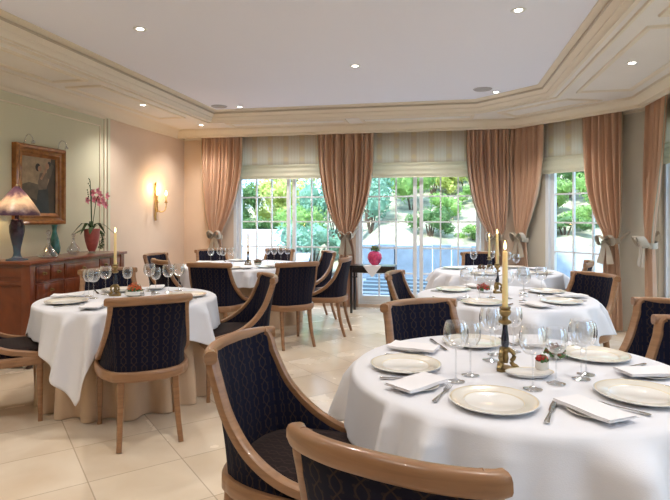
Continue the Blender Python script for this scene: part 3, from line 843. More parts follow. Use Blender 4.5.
# ------------------------------------------------------------------ candlesticks
def b_stick(h=.265):
    def f():
        r = empty('candlestick'); s = h / .265
        bm = bmesh.new()
        tri = [Vector((.050 * cos(radians(a)), .050 * sin(radians(a)), 0)) for a in (90, 210, 330)]
        tri_prism(bm, [(.048 * cos(radians(a + d)), .048 * sin(radians(a + d))) for a in (90, 210, 330) for d in (-14, 14)], 0, .012 * s)
        for a in (90, 210, 330):
            ca, sa_ = cos(radians(a)), sin(radians(a))
            pts = [(.012, .085), (.026, .080), (.036, .066), (.034, .050), (.026, .040), (.030, .026), (.044, .018), (.050, .012)]
            sweep(bm, crom([(p[0] * ca, p[0] * sa_, p[1] * s) for p in pts], 3), (.009, .009), 8)
        lathe(bm, [(.0, .03 * s), (.012, .03 * s), (.016, .05 * s), (.012, .07 * s), (.022, .085 * s), (.024, .092 * s), (.014, .098 * s), (0, .098 * s)], 20)
        obj('tripod_foot', bm, 'bronze', r)
        bm = bmesh.new(); lathe(bm, [(.014, .097 * s), (.017, .11 * s), (.016, .135 * s), (.011, .165 * s), (.010, .19 * s)], 20, cap0=True, cap1=True); obj('shaft', bm, 'ink', r)
        bm = bmesh.new(); lathe(bm, [(0, .19 * s), (.012, .19 * s), (.026, .198 * s), (.027, .205 * s), (.013, .212 * s), (.012, .224 * s), (.022, .234 * s), (.026, .248 * s), (.019, .254 * s), (.024, .262 * s), (.023, .265 * s), (0, .265 * s)], 20); obj('drip_cup', bm, 'bronze', r)
        return r
    return f
def b_candle(h=.235):
    def f():
        r = empty('candle')
        bm = bmesh.new(); lathe(bm, [(0, 0), (.0125, 0), (.0105, h - .006), (.008, h), (0, h - .002)], 16); obj('wax_stick', bm, 'wax', r)
        bm = bmesh.new(); lathe(bm, [(0, h + .004), (.0045, h + .012), (.0058, h + .02), (.0035, h + .034), (0, h + .046)], 12); obj('flame', bm, 'flame', r)
        bm = bmesh.new(); lathe(bm, [(.001, h - .003), (.0008, h + .008)], 6); obj('wick', bm, 'ebony', r)
        return r
    return f
sticks = [('F', W(.718, 2.28), .265, .235), ('L', W(-1.79, 4.40), .255, .255), ('K', W(-1.16, 7.2), .17, .25), ('M', W(1.37, 4.56), .245, .245), ('Q', W(1.89, 6.62), .15, .24)]
kindn = {}
for k, p, hs, hc in sticks:
    s = b_stick(hs)(); s.location = (p.x, p.y, TT); s.rotation_euler = (0, 0, .4)
    tag(s, 'gilt three footed candlestick with dark blue stem on the ' + NM[k], 'candlestick', 'gilt candlesticks')
    c = b_candle(hc)(); c.location = (p.x, p.y, TT + hs)
    tag(c, 'lit ivory taper candle standing on the ' + NM[k], 'candle', 'lit taper candles')
    ld = bpy.data.lights.new('candle_light', 'POINT'); ld.energy = .5; ld.color = (1, .6, .25); ld.shadow_soft_size = .02
    lo = bpy.data.objects.new('candle_light', ld); lo.location = (p.x, p.y, TT + hs + hc + .06); COL.objects.link(lo)

# ------------------------------------------------------------------ small flower pieces
def petals(bm, c, r, n, seed, mi=0, size=.012):
    rd = random.Random(seed)
    for _ in range(n):
        d = Vector((rd.gauss(0, 1), rd.gauss(0, 1), abs(rd.gauss(0, 1)) * .8)).normalized(); p = Vector(c) + d * r * rd.uniform(.5, 1)
        t = d.cross(Vector((rd.random(), rd.random(), rd.random()))).normalized(); b = d.cross(t)
        a = size * rd.uniform(.7, 1.3)
        vs = [bm.verts.new(p + t * a * x + b * a * y + d * a * z) for x, y, z in ((-.6, 0, 0), (0, -.5, .25), (.6, 0, 0), (0, .5, .25))]
        vt = bm.verts.new(p + d * a * .5)
        for i in range(4): bm.faces.new((vs[i], vs[(i + 1) % 4], vt)).material_index = mi
def arrangement(name, x, y, fl, label, r=.05, bowl='white', br=.032, bh=.05, n=120, cat='flower arrangement'):
    root = empty(name, (x, y, TT))
    if bowl:
        bm = bmesh.new(); lathe(bm, [(0, 0), (br * .6, 0), (br, bh * .4), (br * .95, bh), (br * .85, bh), (br * .85, bh * .7), (0, bh * .7)], 20); obj('bowl', bm, 'china', root)
    z = bh if bowl else r * .3
    bm = bmesh.new(); petals(bm, (0, 0, z + r * .15), r, n, len(label)); obj('blossoms', bm, fl, root)
    bm = bmesh.new(); petals(bm, (0, 0, z - .002), r * 1.15, n // 2, len(label) + 3, size=.014); obj('leaves', bm, 'herb', root)
    tag(root, label, cat); return root
arrangement('flower_vase', .405, 2.375, 'redflower', 'small round white vase with a red blossom near the candlestick on the closest table', .022, 'white', .028, .045, 60)
arrangement('dried_flower_posy', .50, 2.60, 'dried', 'brown dried flower posy behind the glasses on the closest table', .045, 'white', .02, .02, 160)
p = W(-1.62, 4.36); arrangement('flower_bowl', p.x, p.y, 'orange', 'white bowl heaped with orange red blossoms on the left table by the sideboard', .055, 'white', .075, .045, 260)
p = W(1.27, 4.62); arrangement('flower_wreath', p.x, p.y, 'redflower', 'red and dark green table flowers beside the candlestick on the middle right table', .06, None, n=160)
p = W(1.75, 6.45); arrangement('flower_posy', p.x, p.y, 'dried', 'small brown red posy on the far right table', .05, None, n=120)
p = W(-1.02, 7.15); arrangement('flower_posy', p.x, p.y, 'dried', 'low brown posy right of the candle on the far left table', .05, 'white', .05, .03, 120)
# oval dish, salt and pepper
bm = bmesh.new(); lathe(bm, [(0, .008, 0), (.07, .008, 0), (.095, .016, 1), (.10, .017, 0), (.08, .003, 0), (0, 0, 0)], 36, sx=1.0, sy=.62); o = obj('oval_dish', bm, ['china', 'gold']); o.location = (.345, 2.31, TT); o.rotation_euler = (0, 0, .25)
tag(o, 'small oval silver edged dish beside the candlestick on the closest table', 'dish')
def b_shaker():
    r = empty('salt_shaker')
    bm = bmesh.new(); lathe(bm, [(0, 0), (.019, 0), (.019, .035), (.015, .04)], 8); obj('glass_body', bm, 'crystal', r)
    bm = bmesh.new(); lathe(bm, [(.016, .039), (.016, .052), (.010, .058), (0, .058)], 12); obj('metal_cap', bm, 'silver', r); return r
s = b_shaker(); p = W(-1.50, 4.20); s.location = (p.x, p.y, TT); tag(s, 'left glass shaker of the pair on the left table by the sideboard', 'shaker', 'salt and pepper shakers')
s = dup(s, W(-1.42, 4.22, TT)); tag(s, 'right glass shaker of the pair on the left table by the sideboard', 'shaker', 'salt and pepper shakers')

# labels for repeated tableware
ORD = ['', 'second', 'third', 'fourth', 'fifth', 'sixth', 'seventh', 'eighth', 'ninth', 'tenth']
DESC = {'charger_plate': ('cream rimmed charger plate', 'plate'), 'bread_plate': ('small plate under napkin', 'plate'), 'napkin': ('folded white napkin', 'napkin'),
        'fork': ('silver fork', 'fork'), 'knife': ('silver table knife', 'knife'), 'wine_glass': ('smaller clear wine glass', 'wine glass'), 'large_wine_glass': ('large bowled clear wine glass', 'wine glass')}
NUM = {1: 'one', 2: 'two', 3: 'three', 4: 'four', 5: 'five', 6: 'six', 7: 'seven', 8: 'eight', 9: 'nine'}
for (kind, k), lst in LATER.items():
    def across(t):
        l = t[0].location; a = l.x * CA + l.y * SA; b = -l.x * SA + l.y * CA; return a / b
    lst.sort(key=across); n = len(lst); d, cat = DESC[kind]
    for i, (o, note) in enumerate(lst):
        if n == 1: pos = 'the only one'
        elif i == 0: pos = 'leftmost of %s' % NUM[n]
        elif i == n - 1: pos = 'rightmost of %s' % NUM[n]
        else: pos = '%s from left of %s' % (ORD[i], NUM[n])
        tag(o, '%s, %s on the %s' % (d, pos, NM[k]), cat, '%ss on the %s' % (kind.replace('_', ' ').replace('large ', 'large '), NM[k]))

# ------------------------------------------------------------------ sideboard
sb = empty('sideboard', (0, 0, 0))
X0, X1, Y0, Y1, H = -4.155, -3.68, 4.26, 5.77, .985
bm = bmesh.new(); box(bm, X0, X1 - .02, Y0 + .02, Y1 - .02, .10, H - .03, .004)
for (yy, y2) in ((Y0 + .012, Y0 + .08), (Y1 - .08, Y1 - .012)): box(bm, X1 - .03, X1 - .004, yy, y2, .10, H - .03, .004)
box(bm, X0 + .03, X1 - .05, Y0 + .012, Y0 + .022, .84, .93, .003); 
for (a, b, c_, d) in ((X0 + .0, X0 + .06, .10, .95), (X1 - .09, X1 - .02, .10, .95)): box(bm, a, b, Y0 + .008, Y0 + .022, c_, d, .003)
box(bm, X0 + .05, X1 - .08, Y0 + .011, Y0 + .025, .76, .80, .003); box(bm, X0 + .05, X1 - .08, Y0 + .011, Y0 + .025, .10, .18, .003)
box(bm, X0, X1, Y0 + .0, Y1, .05, .10, .006)
obj('cabinet_body', bm, 'mahog', sb)
bm = bmesh.new(); box(bm, X0, X1 + .02, Y0 - .015, Y1 + .015, H - .03, H, .008); obj('cabinet_top', bm, 'mahog', sb)
for yy in (Y0 + .05, Y1 - .05):
    for xx in (X0 + .06, X1 - .05):
        bm = bmesh.new(); lathe(bm, [(0, 0), (.025, 0), (.035, .025), (.03, .05), (0, .05)], 12, c=(xx, yy, 0)); obj('foot', bm, 'mahogd', sb)
def front(kind, y0, y1, z0, z1, knob):
    bm = bmesh.new(); box(bm, X1 - .024, X1 - .006, y0, y1, z0, z1, .004)
    box(bm, X1 - .008, X1 - .002, y0 + .018, y1 - .018, z0 + .018, z1 - .018, .003)
    d = obj(kind, bm, 'mahog', sb)
    bm = bmesh.new()
    for ky in knob: lathe(bm, [(0, 0), (.018, 0), (.018, .004), (.007, .008), (.007, .018), (.013, .024), (.010, .032), (0, .034)], 12, c=(0, 0, 0))
    for i, ky in enumerate(knob):
        pass
    kb = obj('knob', bm, 'bronze', d); kb.rotation_euler = (0, pi / 2, 0); kb.location = (X1 - .002, knob[0], (z0 + z1) / 2 if kind == 'drawer' else z0 + (z1 - z0) * .6)
ya = Y0 + .09; W_ = (Y1 - Y0 - .18)
cuts = [0, .145, .29, .71, .855, 1.0]
for i in range(5):
    a, b = ya + W_ * cuts[i] + .008, ya + W_ * cuts[i + 1] - .008
    front('drawer', a, b, .79, .93, [(a + b) / 2])
for i, (c0, c1) in enumerate(((0, .29), (.29, .71), (.71, 1.0))):
    a, b = ya + W_ * c0 + .008, ya + W_ * c1 - .008
    front('drawer', a, b, .62, .77, [(a + b) / 2]); front('door', a, b, .14, .60, [b - .05 if i == 0 else a + .05])
tag(sb, 'red mahogany sideboard with small knobbed drawers against the sage wall', 'sideboard')

# things on the sideboard
def lamp():
    r = empty('table_lamp', (-3.92, 4.385, H)); 
    bm = bmesh.new(); lathe(bm, [(0, 0), (.095, 0), (.09, .012), (.05, .022), (.035, .04), (.030, .07), (.034, .12), (.052, .20), (.065, .27), (.066, .32), (.052, .36), (.05, .38), (.02, .39), (.015, .43), (0, .43)], 32)
    m, nt, b = new_mat('purple_teal_art_glass'); tc = nt.nodes.new('ShaderNodeTexCoord'); sp = nt.nodes.new('ShaderNodeSeparateXYZ'); nt.links.new(tc.outputs['Object'], sp.inputs[0])
    n = nt.nodes.new('ShaderNodeTexNoise'); n.inputs['Scale'].default_value = 22; n.inputs['Detail'].default_value = 5; nt.links.new(tc.outputs['Object'], n.inputs['Vector'])
    c = mixc(nt, mth(nt, 'MULTIPLY_ADD', sp.outputs[2], 6, -.6), (.05, .09, .12), (.022, .006, .018)); c = mixc(nt, mth(nt, 'MULTIPLY_ADD', n.outputs[0], 3, -1.3), c, (.06, .035, .06))
    nt.links.new(c, b.inputs['Base Color']); b.inputs['Roughness'].default_value = .25
    obj('lamp_base', bm, m, r)
    m2, nt, b = new_mat('glowing_art_glass_shade'); tc = nt.nodes.new('ShaderNodeTexCoord'); sp = nt.nodes.new('ShaderNodeSeparateXYZ'); nt.links.new(tc.outputs['Object'], sp.inputs[0])
    n = nt.nodes.new('ShaderNodeTexNoise'); n.inputs['Scale'].default_value = 16; n.inputs['Detail'].default_value = 6; nt.links.new(tc.outputs['Object'], n.inputs['Vector'])
    zz = sp.outputs[2]
    hf = mth(nt, 'ABSOLUTE', mth(nt, 'MULTIPLY_ADD', zz, 10.5, -5.6))
    f = mth(nt, 'ADD', hf, mth(nt, 'MULTIPLY_ADD', n.outputs[0], 1.6, -.8))
    col = mixc(nt, f, (.62, .47, .36), (.055, .030, .060))  # pale middle stands in for the bulb's glow; purple ends are glass colour
    nt.links.new(col, b.inputs['Base Color']); b.inputs['Roughness'].default_value = .3
    tl = nt.nodes.new('ShaderNodeBsdfTranslucent'); nt.links.new(col, tl.inputs[0]); mx = nt.nodes.new('ShaderNodeMixShader'); mx.inputs[0].default_value = .3
    nt.links.new(b.outputs[0], mx.inputs[1]); nt.links.new(tl.outputs[0], mx.inputs[2]); nt.links.new(mx.outputs[0], nt.nodes['Material Output'].inputs[0])
    bm = bmesh.new(); lathe(bm, [(.015, .695), (.035, .675), (.075, .63), (.12, .565), (.165, .495), (.190, .45), (.195, .425), (.188, .420)], 40); s = obj('lamp_shade', bm, m2, r)
    bm = bmesh.new(); lathe(bm, [(0, .715), (.012, .71), (.017, .695), (.012, .685)], 12); obj('finial', bm, 'bronze', r)
    bm = bmesh.new(); lathe(bm, [(0, .43), (.008, .44), (.022, .47), (.028, .50), (.02, .53), (0, .545)], 16); obj('light_bulb', bm, 'bulb', r)
    tag(r, 'art glass mushroom lamp with glowing purple shade on the sideboard', 'lamp')
    ld = bpy.data.lights.new('lamp_light', 'POINT'); ld.energy = 4; ld.color = (1, .72, .42); ld.shadow_soft_size = .04
    lo = bpy.data.objects.new('lamp_light', ld); lo.location = (-3.92, 4.385, H + .575); COL.objects.link(lo)
lamp()
bm = bmesh.new(); lathe(bm, [(0, 0), (.03, 0), (.038, .01), (.052, .05), (.056, .09), (.045, .16), (.026, .23), (.020, .265), (.026, .30), (.033, .325), (.028, .325), (.015, .27), (0, .26)], 28)
o = obj('art_glass_vase', bm, 'teal'); o.location = (-3.90, 4.86, H); tag(o, 'tall slender teal glass vase on the sideboard', 'vase')
def decanter(x, y, s, label, flat=False):
    r = empty('decanter', (x, y, H))
    bm = bmesh.new()
    pr = [(0, 0), (.075, 0), (.085, .012), (.082, .03), (.055, .07), (.025, .11), (.014, .15), (.015, .18), (.022, .19)] if not flat else [(0, 0), (.05, 0), (.052, .02), (.075, .05), (.07, .075), (.035, .12), (.015, .16), (.014, .19), (.02, .20)]
    lathe(bm, [(a * s, b * s) for a, b in pr], 24); obj('glass_body', bm, 'crystal', r)
    bm = bmesh.new(); lathe(bm, [(.009 * s, .175 * s), (.011 * s, .20 * s), (.008 * s, .205 * s), (.024 * s, .23 * s), (.018 * s, .255 * s), (0, .265 * s)], 8); obj('stopper', bm, 'crystal', r)
    tag(r, label, 'decanter', 'crystal decanters on the sideboard')
decanter(-3.84, 4.70, 1.05, 'wide based crystal decanter in front of the teal vase')
decanter(-3.88, 5.12, .9, 'crystal decanter between the teal vase and the potted orchid', True)

def orchid():
    r = empty('potted_orchid', (-3.90, 5.46, H))
    bm = bmesh.new(); lathe(bm, [(0, 0), (.045, 0), (.043, .012), (.028, .02), (0, .02)], 20)
    obj('saucer', bm, 'crystal', r)
    bm = bmesh.new(); lathe(bm, [(0, .02), (.035, .02), (.050, .05), (.072, .13), (.082, .20), (.082, .245), (.088, .25), (.088, .27), (.078, .27), (.076, .25), (0, .24)], 28); obj('pot', bm, 'redpot', r)
    bm = bmesh.new(); rd = random.Random(3)
    for ang, L, up in ((200, .21, .10), (30, .24, .09), (80, .20, .10), (-60, .22, .05), (-100, .16, .10), (130, .15, .12), (250, .23, .03)):
        a = radians(ang); pts = [(L * t * cos(a), L * t * sin(a), .26 + up * sin(pi * min(1, t * 1.1)) - .05 * t) for t in (0, .25, .5, .75, 1)]
        sweep(bm, pts, [(.008, .003), (.022, .003), (.028, .003), (.02, .003), (.002, .002)], 6)
    obj('leaves', bm, 'leaf', r)
    for i, (dx, dy, h) in enumerate(((.0, -.04, .84), (.03, .07, .66), (-.02, .02, .72))):
        bm = bmesh.new(); pts = crom([(0, 0, .26), (dx * .3, dy * .3, .40), (dx * .8, dy * .7, h - .06), (dx * 1.1, dy * 1.5, h)], 5); sweep(bm, pts, .004, 6); st = obj('flower_stem', bm, 'leaf', r)
        if i == 0:
            bm = bmesh.new()
            for k in range(10): lathe(bm, [(0, 0), (.007, .008), (.006, .016), (0, .022)], 6, c=(dx * 1.1 + rd.uniform(-.02, .02), dy * 1.4 + rd.uniform(-.02, .02), (.60 + .024 * k)))
            obj('buds', bm, 'leaf', st)
            continue
        for q in range(6):
            c0 = Vector((dx * 1.1 + rd.uniform(-.05, .05), dy * 1.5 + rd.uniform(-.07, .07), h - rd.uniform(0, .13)))
            bm = bmesh.new()
            for k in range(5):
                a = 2 * pi * k / 5; d = Vector((.35, cos(a), sin(a))).normalized()
                sweep(bm, [c0, c0 + d * .024, c0 + d * .048], [(.005, .002), (.019, .002), (.004, .002)], 6, up=Vector((1, 0, 0)))
            obj('bloom', bm, 'pink', st)
    bm = bmesh.new(); rd = random.Random(5)
    pts = crom([(.02, .07, .25), (.04, .12, .20), (.04, .13, .10), (.03, .12, .04)], 5); sweep(bm, pts, .005, 6)
    for k in range(16):
        p = pts[k]; petals(bm, p, .03, 7, k, size=.018)
    obj('trailing_ivy', bm, 'leaf', r)
    tag(r, 'pink orchid in a coral glazed pot on the far end of the sideboard', 'plant')
orchid()

# ------------------------------------------------------------------ painting
pt_ = empty('framed_painting', (-4.16, 4.94, 1.72))
bm = bmesh.new()
w2, h2 = .355, .408
prof = [(0, 0), (0, .055), (.018, .07), (.035, .062), (.05, .04), (.07, .036), (.085, .045), (.095, .03), (.115, .018), (.12, .0)]
loop = [(-w2, -h2), (-w2, h2), (w2, h2), (w2, -h2)]
cols = []
for (a, b) in loop:
    cols.append([bm.verts.new((d, a - math.copysign(o, a), b - math.copysign(o, b))) for o, d in prof])
for i in range(4):
    A, B_ = cols[i], cols[(i + 1) % 4]
    for j in range(len(prof) - 1): bm.faces.new((A[j], A[j + 1], B_[j + 1], B_[j]))
bmesh.ops.recalc_face_normals(bm, faces=bm.faces)
obj('picture_frame', bm, 'gilt', pt_, angle=30)
def paint(name, c): return simple(name, c, .5, var=.35, scale=14)
bm = bmesh.new(); cw, chh = w2 - .115, h2 - .115
cols_ = [paint('paint_sky', (.34, .24, .14)), paint('paint_haze', (.12, .09, .055)), paint('paint_ground', (.055, .035, .02)), paint('paint_dress', (.03, .035, .035)), paint('paint_blouse', (.16, .11, .07)), paint('paint_skin', (.38, .20, .11)), paint('paint_hair', (.02, .012, .01))]
def poly(pts, mi, x):
    f = bm.faces.new([bm.verts.new((x, -cw + 2 * cw * a, -chh + 2 * chh * b)) for a, b in pts]); f.material_index = mi
poly([(0, 0), (1, 0), (1, 1), (0, 1)], 0, .012); poly([(0, .0), (1, 0), (1, .45), (.6, .5), (.2, .55), (0, .5)], 1, .0125)
poly([(0, 0), (1, 0), (1, .28), (.5, .22), (0, .34)], 2, .013); poly([(.72, 0), (1, 0), (1, 1), (.86, 1), (.80, .6), (.74, .5)], 2, .0132)
poly([(.40, .02), (.80, .02), (.78, .3), (.74, .52), (.50, .52), (.44, .3)], 3, .0136)
poly([(.48, .42), (.72, .44), (.78, .66), (.72, .74), (.52, .72), (.46, .56)], 4, .014); poly([(.72, .66), (.82, .62), (.95, .88), (.84, .92), (.74, .8)], 1, .0142)
def disc(cx, cy, r, mi, x): poly([(cx + r * cos(2 * pi * k / 14), cy + r * .95 * sin(2 * pi * k / 14)) for k in range(14)], mi, x)
disc(.46, .82, .075, 6, .0143); disc(.51, .80, .055, 5, .0146); disc(.74, .86, .06, 5, .0146); disc(.80, .90, .05, 6, .0144)
poly([(.52, .62), (.58, .60), (.74, .80), (.70, .84)], 5, .0148)
obj('canvas', bm, cols_, pt_, smooth=False)
tag(pt_, 'gold framed dusky painting of a standing figure above the glowing lamp', 'painting')
for i, y in enumerate((4.73, 5.22)):
    r = empty('picture_light', (-4.16, y, 2.13)); pts = [(0, 0, 0)] + [(.02 + .05 * (1 - cos(pi * k / 8)), 0, .075 * sin(pi * k / 8) + .02) for k in range(9)]
    bm = bmesh.new(); sweep(bm, pts, .006, 8, up=Vector((0, 1, 0))); obj('curved_arm', bm, 'crystal', r)
    bm = bmesh.new(); lathe(bm, [(0, .035), (.015, .03), (.022, .01), (.02, .0), (0, .002)], 12, c=(.12, 0, 0)); obj('lamp_head', bm, 'crystal', r)
    tag(r, 'small curved glass picture light over the %s end of the gold frame' % ('left', 'right')[i], 'picture light', 'picture lights')

# ------------------------------------------------------------------ sconce
sc = empty('wall_sconce', (-4.18, 7.30, 1.60))
bm = bmesh.new(); pts = crom([(.02, 0, -.24), (.022, 0, -.12), (.025, 0, 0), (.022, 0, .14), (.02, 0, .26)], 5); sweep(bm, pts, [(.014 + .012 * abs(sin(k * .8)), .012) for k in range(len(pts))], 8, up=Vector((1, 0, 0)))
lathe(bm, [(0, -.27), (.018, -.26), (.01, -.24)], 10, c=(.022, 0, 0)); lathe(bm, [(.01, .25), (.02, .27), (0, .31)], 10, c=(.022, 0, 0))
obj('backplate', bm, 'brass', sc)
for sg in (-1, 1):
    bm = bmesh.new(); pts = crom([(.03, 0, -.10), (.07, sg * .05, -.14), (.11, sg * .10, -.12), (.12, sg * .125, -.06), (.12, sg * .125, -.01)], 5); sweep(bm, pts, .008, 8)
    lathe(bm, [(0, -.01), (.028, 0), (.03, .008), (.012, .012), (.012, .03)], 14, c=(.12, sg * .125, 0)); a = obj('arm', bm, 'brass', sc)
    bm = bmesh.new(); lathe(bm, [(.010, .02), (.010, .10), (0, .10)], 12, c=(.12, sg * .125, 0)); obj('candle_tube', bm, 'wax', a)
    bm = bmesh.new(); lathe(bm, [(0, .10), (.012, .115), (.016, .135), (.009, .165), (0, .185)], 12, c=(.12, sg * .125, 0)); obj('flame_bulb', bm, 'bulb', a)
    ld = bpy.data.lights.new('sconce_light', 'POINT'); ld.energy = 4; ld.color = (1, .62, .25); ld.shadow_soft_size = .03
    lo = bpy.data.objects.new('sconce_light', ld); lo.location = (-4.18 + .12, 7.30 + sg * .125, 1.60 + .205); COL.objects.link(lo)
tag(sc, 'two armed brass candle sconce glowing on the peach wall', 'wall lamp')

# ------------------------------------------------------------------ side table with vase
st = empty('side_table', (-.99, 7.83, 0)); wx, dy, ht = .325, .17, .685
bm = bmesh.new(); box(bm, -wx, wx, -dy, dy, ht - .025, ht, .004); obj('table_top', bm, 'ebony', st)
bm = bmesh.new()
for yy in (-dy + .01, dy - .03): box(bm, -wx + .03, wx - .03, yy, yy + .02, ht - .10, ht - .025, .003)
for xx in (-wx + .01, wx - .03): box(bm, xx, xx + .02, -dy + .03, dy - .03, ht - .10, ht - .025, .003)
for sg in (-1, 1):
    box(bm, sg * (wx - .04) - (.07 if sg > 0 else 0), sg * (wx - .04) + (.07 if sg < 0 else 0), -dy + .012, -dy + .026, ht - .17, ht - .155); box(bm, sg * (wx - .10) - .007, sg * (wx - .10) + .007, -dy + .012, -dy + .026, ht - .17, ht - .10)
obj('apron', bm, 'ebony', st)
for a in (-1, 1):
    for b in (-1, 1):
        bm = bmesh.new(); box(bm, a * (wx - .02) - .018, a * (wx - .02) + .018, b * (dy - .02) - .018, b * (dy - .02) + .018, 0, ht - .025, .003); obj('leg', bm, 'ebony', st)
tag(st, 'small black lacquered side table standing before the garden doors', 'side table')
bm = bmesh.new(); n = 8
pts = [(0, -.17, .0015), (.16, -.01, .0015), (0, .15, .0015), (-.16, -.01, .0015)]
top = [bm.verts.new(p) for p in ((-.13, -.175, .003), (.13, -.175, .003), (.04, .12, .003), (-.04, .12, .003))]; bm.faces.new(top)
dr = [bm.verts.new(p) for p in ((-.13, -.178, .001), (.13, -.178, .001), (.01, -.190, -.155), (-.01, -.190, -.155))]; bm.faces.new(dr); bm.faces.new((top[0], top[1], dr[1], dr[0]))
o = obj('doily', bm, 'napkin', smooth=False); o.location = (-.99, 7.83, .685); md = o.modifiers.new('t', 'SOLIDIFY'); md.thickness = .002; md.offset = 1
tag(o, 'white linen doily hanging in a point over the black side table', 'cloth')
v = empty('glass_flower_vase', (-.97, 7.80, .6905))
bm = bmesh.new(); lathe(bm, [(0, 0), (.045, 0), (.085, .04), (.108, .10), (.10, .155), (.072, .19), (.06, .195), (.05, .18), (0, .17)], 28); obj('vase_body', bm, 'magenta', v)
bm = bmesh.new(); petals(bm, (0, 0, .21), .07, 140, 9, size=.022); obj('leaves', bm, 'herb', v)
bm = bmesh.new(); petals(bm, (0, 0, .23), .05, 60, 12, size=.018); sweep(bm, [(0, 0, .2), (.01, 0, .33), (0, 0, .42)], [.004, .003, .002], 6); obj('dried_flowers', bm, 'dried', v)
tag(v, 'round magenta glass vase with greenery on the black side table', 'vase')

# ------------------------------------------------------------------ garden
G = {}
def leafmat(name, a, b_):
    m = simple(name, a, .6, var=.5, scale=3); nt = m.node_tree; b = nt.nodes['Principled BSDF']; tl = nt.nodes.new('ShaderNodeBsdfTranslucent'); tl.inputs[0].default_value = (*b_, 1)
    mx = nt.nodes.new('ShaderNodeMixShader'); mx.inputs[0].default_value = .35; nt.links.new(b.outputs[0], mx.inputs[1]); nt.links.new(tl.outputs[0], mx.inputs[2]); nt.links.new(mx.outputs[0], nt.nodes['Material Output'].inputs[0]); return m
G['dark'] = leafmat('dark_foliage', (.10, .20, .07), (.16, .34, .08)); G['mid'] = leafmat('mid_foliage', (.24, .40, .12), (.35, .6, .15)); G['lime'] = leafmat('lime_foliage', (.55, .62, .20), (.7, .75, .25)); G['blue'] = leafmat('bluish_foliage', (.20, .38, .28), (.3, .5, .35))
G['stone'] = simple('pale_paving', (.52, .51, .55), .8, var=.10, scale=2); G['wallst'] = simple('grey_blue_stone_wall', (.40, .45, .50), .85, var=.2, scale=5)
G['soil'] = simple('rocky_soil', (.33, .33, .24), .95, var=.7, scale=2.6); G['bark'] = simple('bark', (.10, .07, .05), .9, var=.4, scale=9)
bm = bmesh.new(); box(bm, -14, 14, 8.6, 13.4, -.16, -.02); box(bm, 2.95, 14, -8, 8.6, -.16, -.02); struct(obj('terrace', bm, G['stone'], smooth=False))
bm = bmesh.new()
for i in range(5): box(bm, -1.6, 6, 9.7 + .42 * i, 9.9 + .42 * i, -.02, .0 + .02 * i)
struct(obj('terrace_strips', bm, simple('dark_strip', (.22, .27, .30), .7), smooth=False))
# retaining wall of upright slabs
bm = bmesh.new()
for i in range(30): box(bm, -1.9 + .42 * i, -1.5 + .42 * i, 12.2 + .02 * (i % 2), 12.45, -.02, .74 + .02 * sin(i * 2.1), .008)
struct(obj('garden_wall', bm, G['wallst'], smooth=False))
bm = bmesh.new(); n1, n2 = 50, 26; rd = random.Random(4)
def gz(x, y): return max(-.02, .62 * min(1, max(0, (x + 2.6) / 1.0)) + (y - 12.4) * (.30 if x > -2 else .16) + .12 * sin(x * 1.7) * sin(y * 1.3)) if y > 12.3 else -.1
vs = [[bm.verts.new((-16 + 36 * i / n1, 12.4 + 14 * j / n2, gz(-16 + 36 * i / n1, 12.4 + 14 * j / n2) + rd.uniform(-.04, .04))) for i in range(n1 + 1)] for j in range(n2 + 1)]
for j in range(n2):
    for i in range(n1): bm.faces.new((vs[j][i], vs[j][i + 1], vs[j + 1][i + 1], vs[j + 1][i]))
struct(obj('garden_slope', bm, G['soil']))
bm = bmesh.new()
pv = [[bm.verts.new((-11 + 8.2 * i / 10 - .1 * j, 10.8 + 4.2 * j / 8, -.015 + 1.0 * (j / 8) ** 1.2 + .03)) for i in range(11)] for j in range(9)]
for j in range(8):
    for i in range(10): bm.faces.new((pv[j][i], pv[j][i + 1], pv[j + 1][i + 1], pv[j + 1][i]))
struct(obj('garden_path', bm, G['stone']))
bm = bmesh.new()
vs = [[bm.verts.new((3.2 + 14 * i / 20, -6 + 18.4 * j / 20, -.02 + max(0, (i / 20 * 14 - 1.5)) * .28)) for i in range(21)] for j in range(21)]
for j in range(20):
    for i in range(20): bm.faces.new((vs[j][i], vs[j][i + 1], vs[j + 1][i + 1], vs[j + 1][i]))
struct(obj('garden_bank', bm, G['soil']))

def foliage_mesh(seed, n, size, clumps):
    rd = random.Random(seed); bm = bmesh.new()
    cs = [(Vector((rd.uniform(-.6, .6), rd.uniform(-.6, .6), rd.uniform(-.35, .6))), rd.uniform(.3, .5)) for _ in range(clumps)]
    for _ in range(n):
        c, r = rd.choice(cs); d = Vector((rd.gauss(0, 1), rd.gauss(0, 1), rd.gauss(0, 1) * .8 + .3)).normalized()
        p = c + d * r * rd.uniform(.75, 1.05)
        t = Vector((rd.gauss(0, 1), rd.gauss(0, 1), rd.gauss(0, 1))).normalized(); b = d.cross(t).normalized(); t = (t * .7 + d * .4).normalized(); a = size * rd.uniform(.6, 1.4)
        bm.faces.new([bm.verts.new(p + t * x * a + b * y * a) for x, y in ((-1, 0), (0, -.45), (1, 0), (0, .45))])
    for c, r in cs:
        bmesh.ops.create_icosphere(bm, subdivisions=1, radius=r * .7, matrix=Matrix.Translation(c))
    return bm
FM = []
for s_ in range(3):
    bmf = foliage_mesh(s_, 2600, .055, 11); me = bpy.data.meshes.new('foliage'); bmf.to_mesh(me); bmf.free(); FM.append(me)
FMM = {}
def fmesh(v, col):
    if (v, col) not in FMM:
        me = FM[v].copy(); me.materials.append(G[col]); FMM[(v, col)] = me
    return FMM[(v, col)]
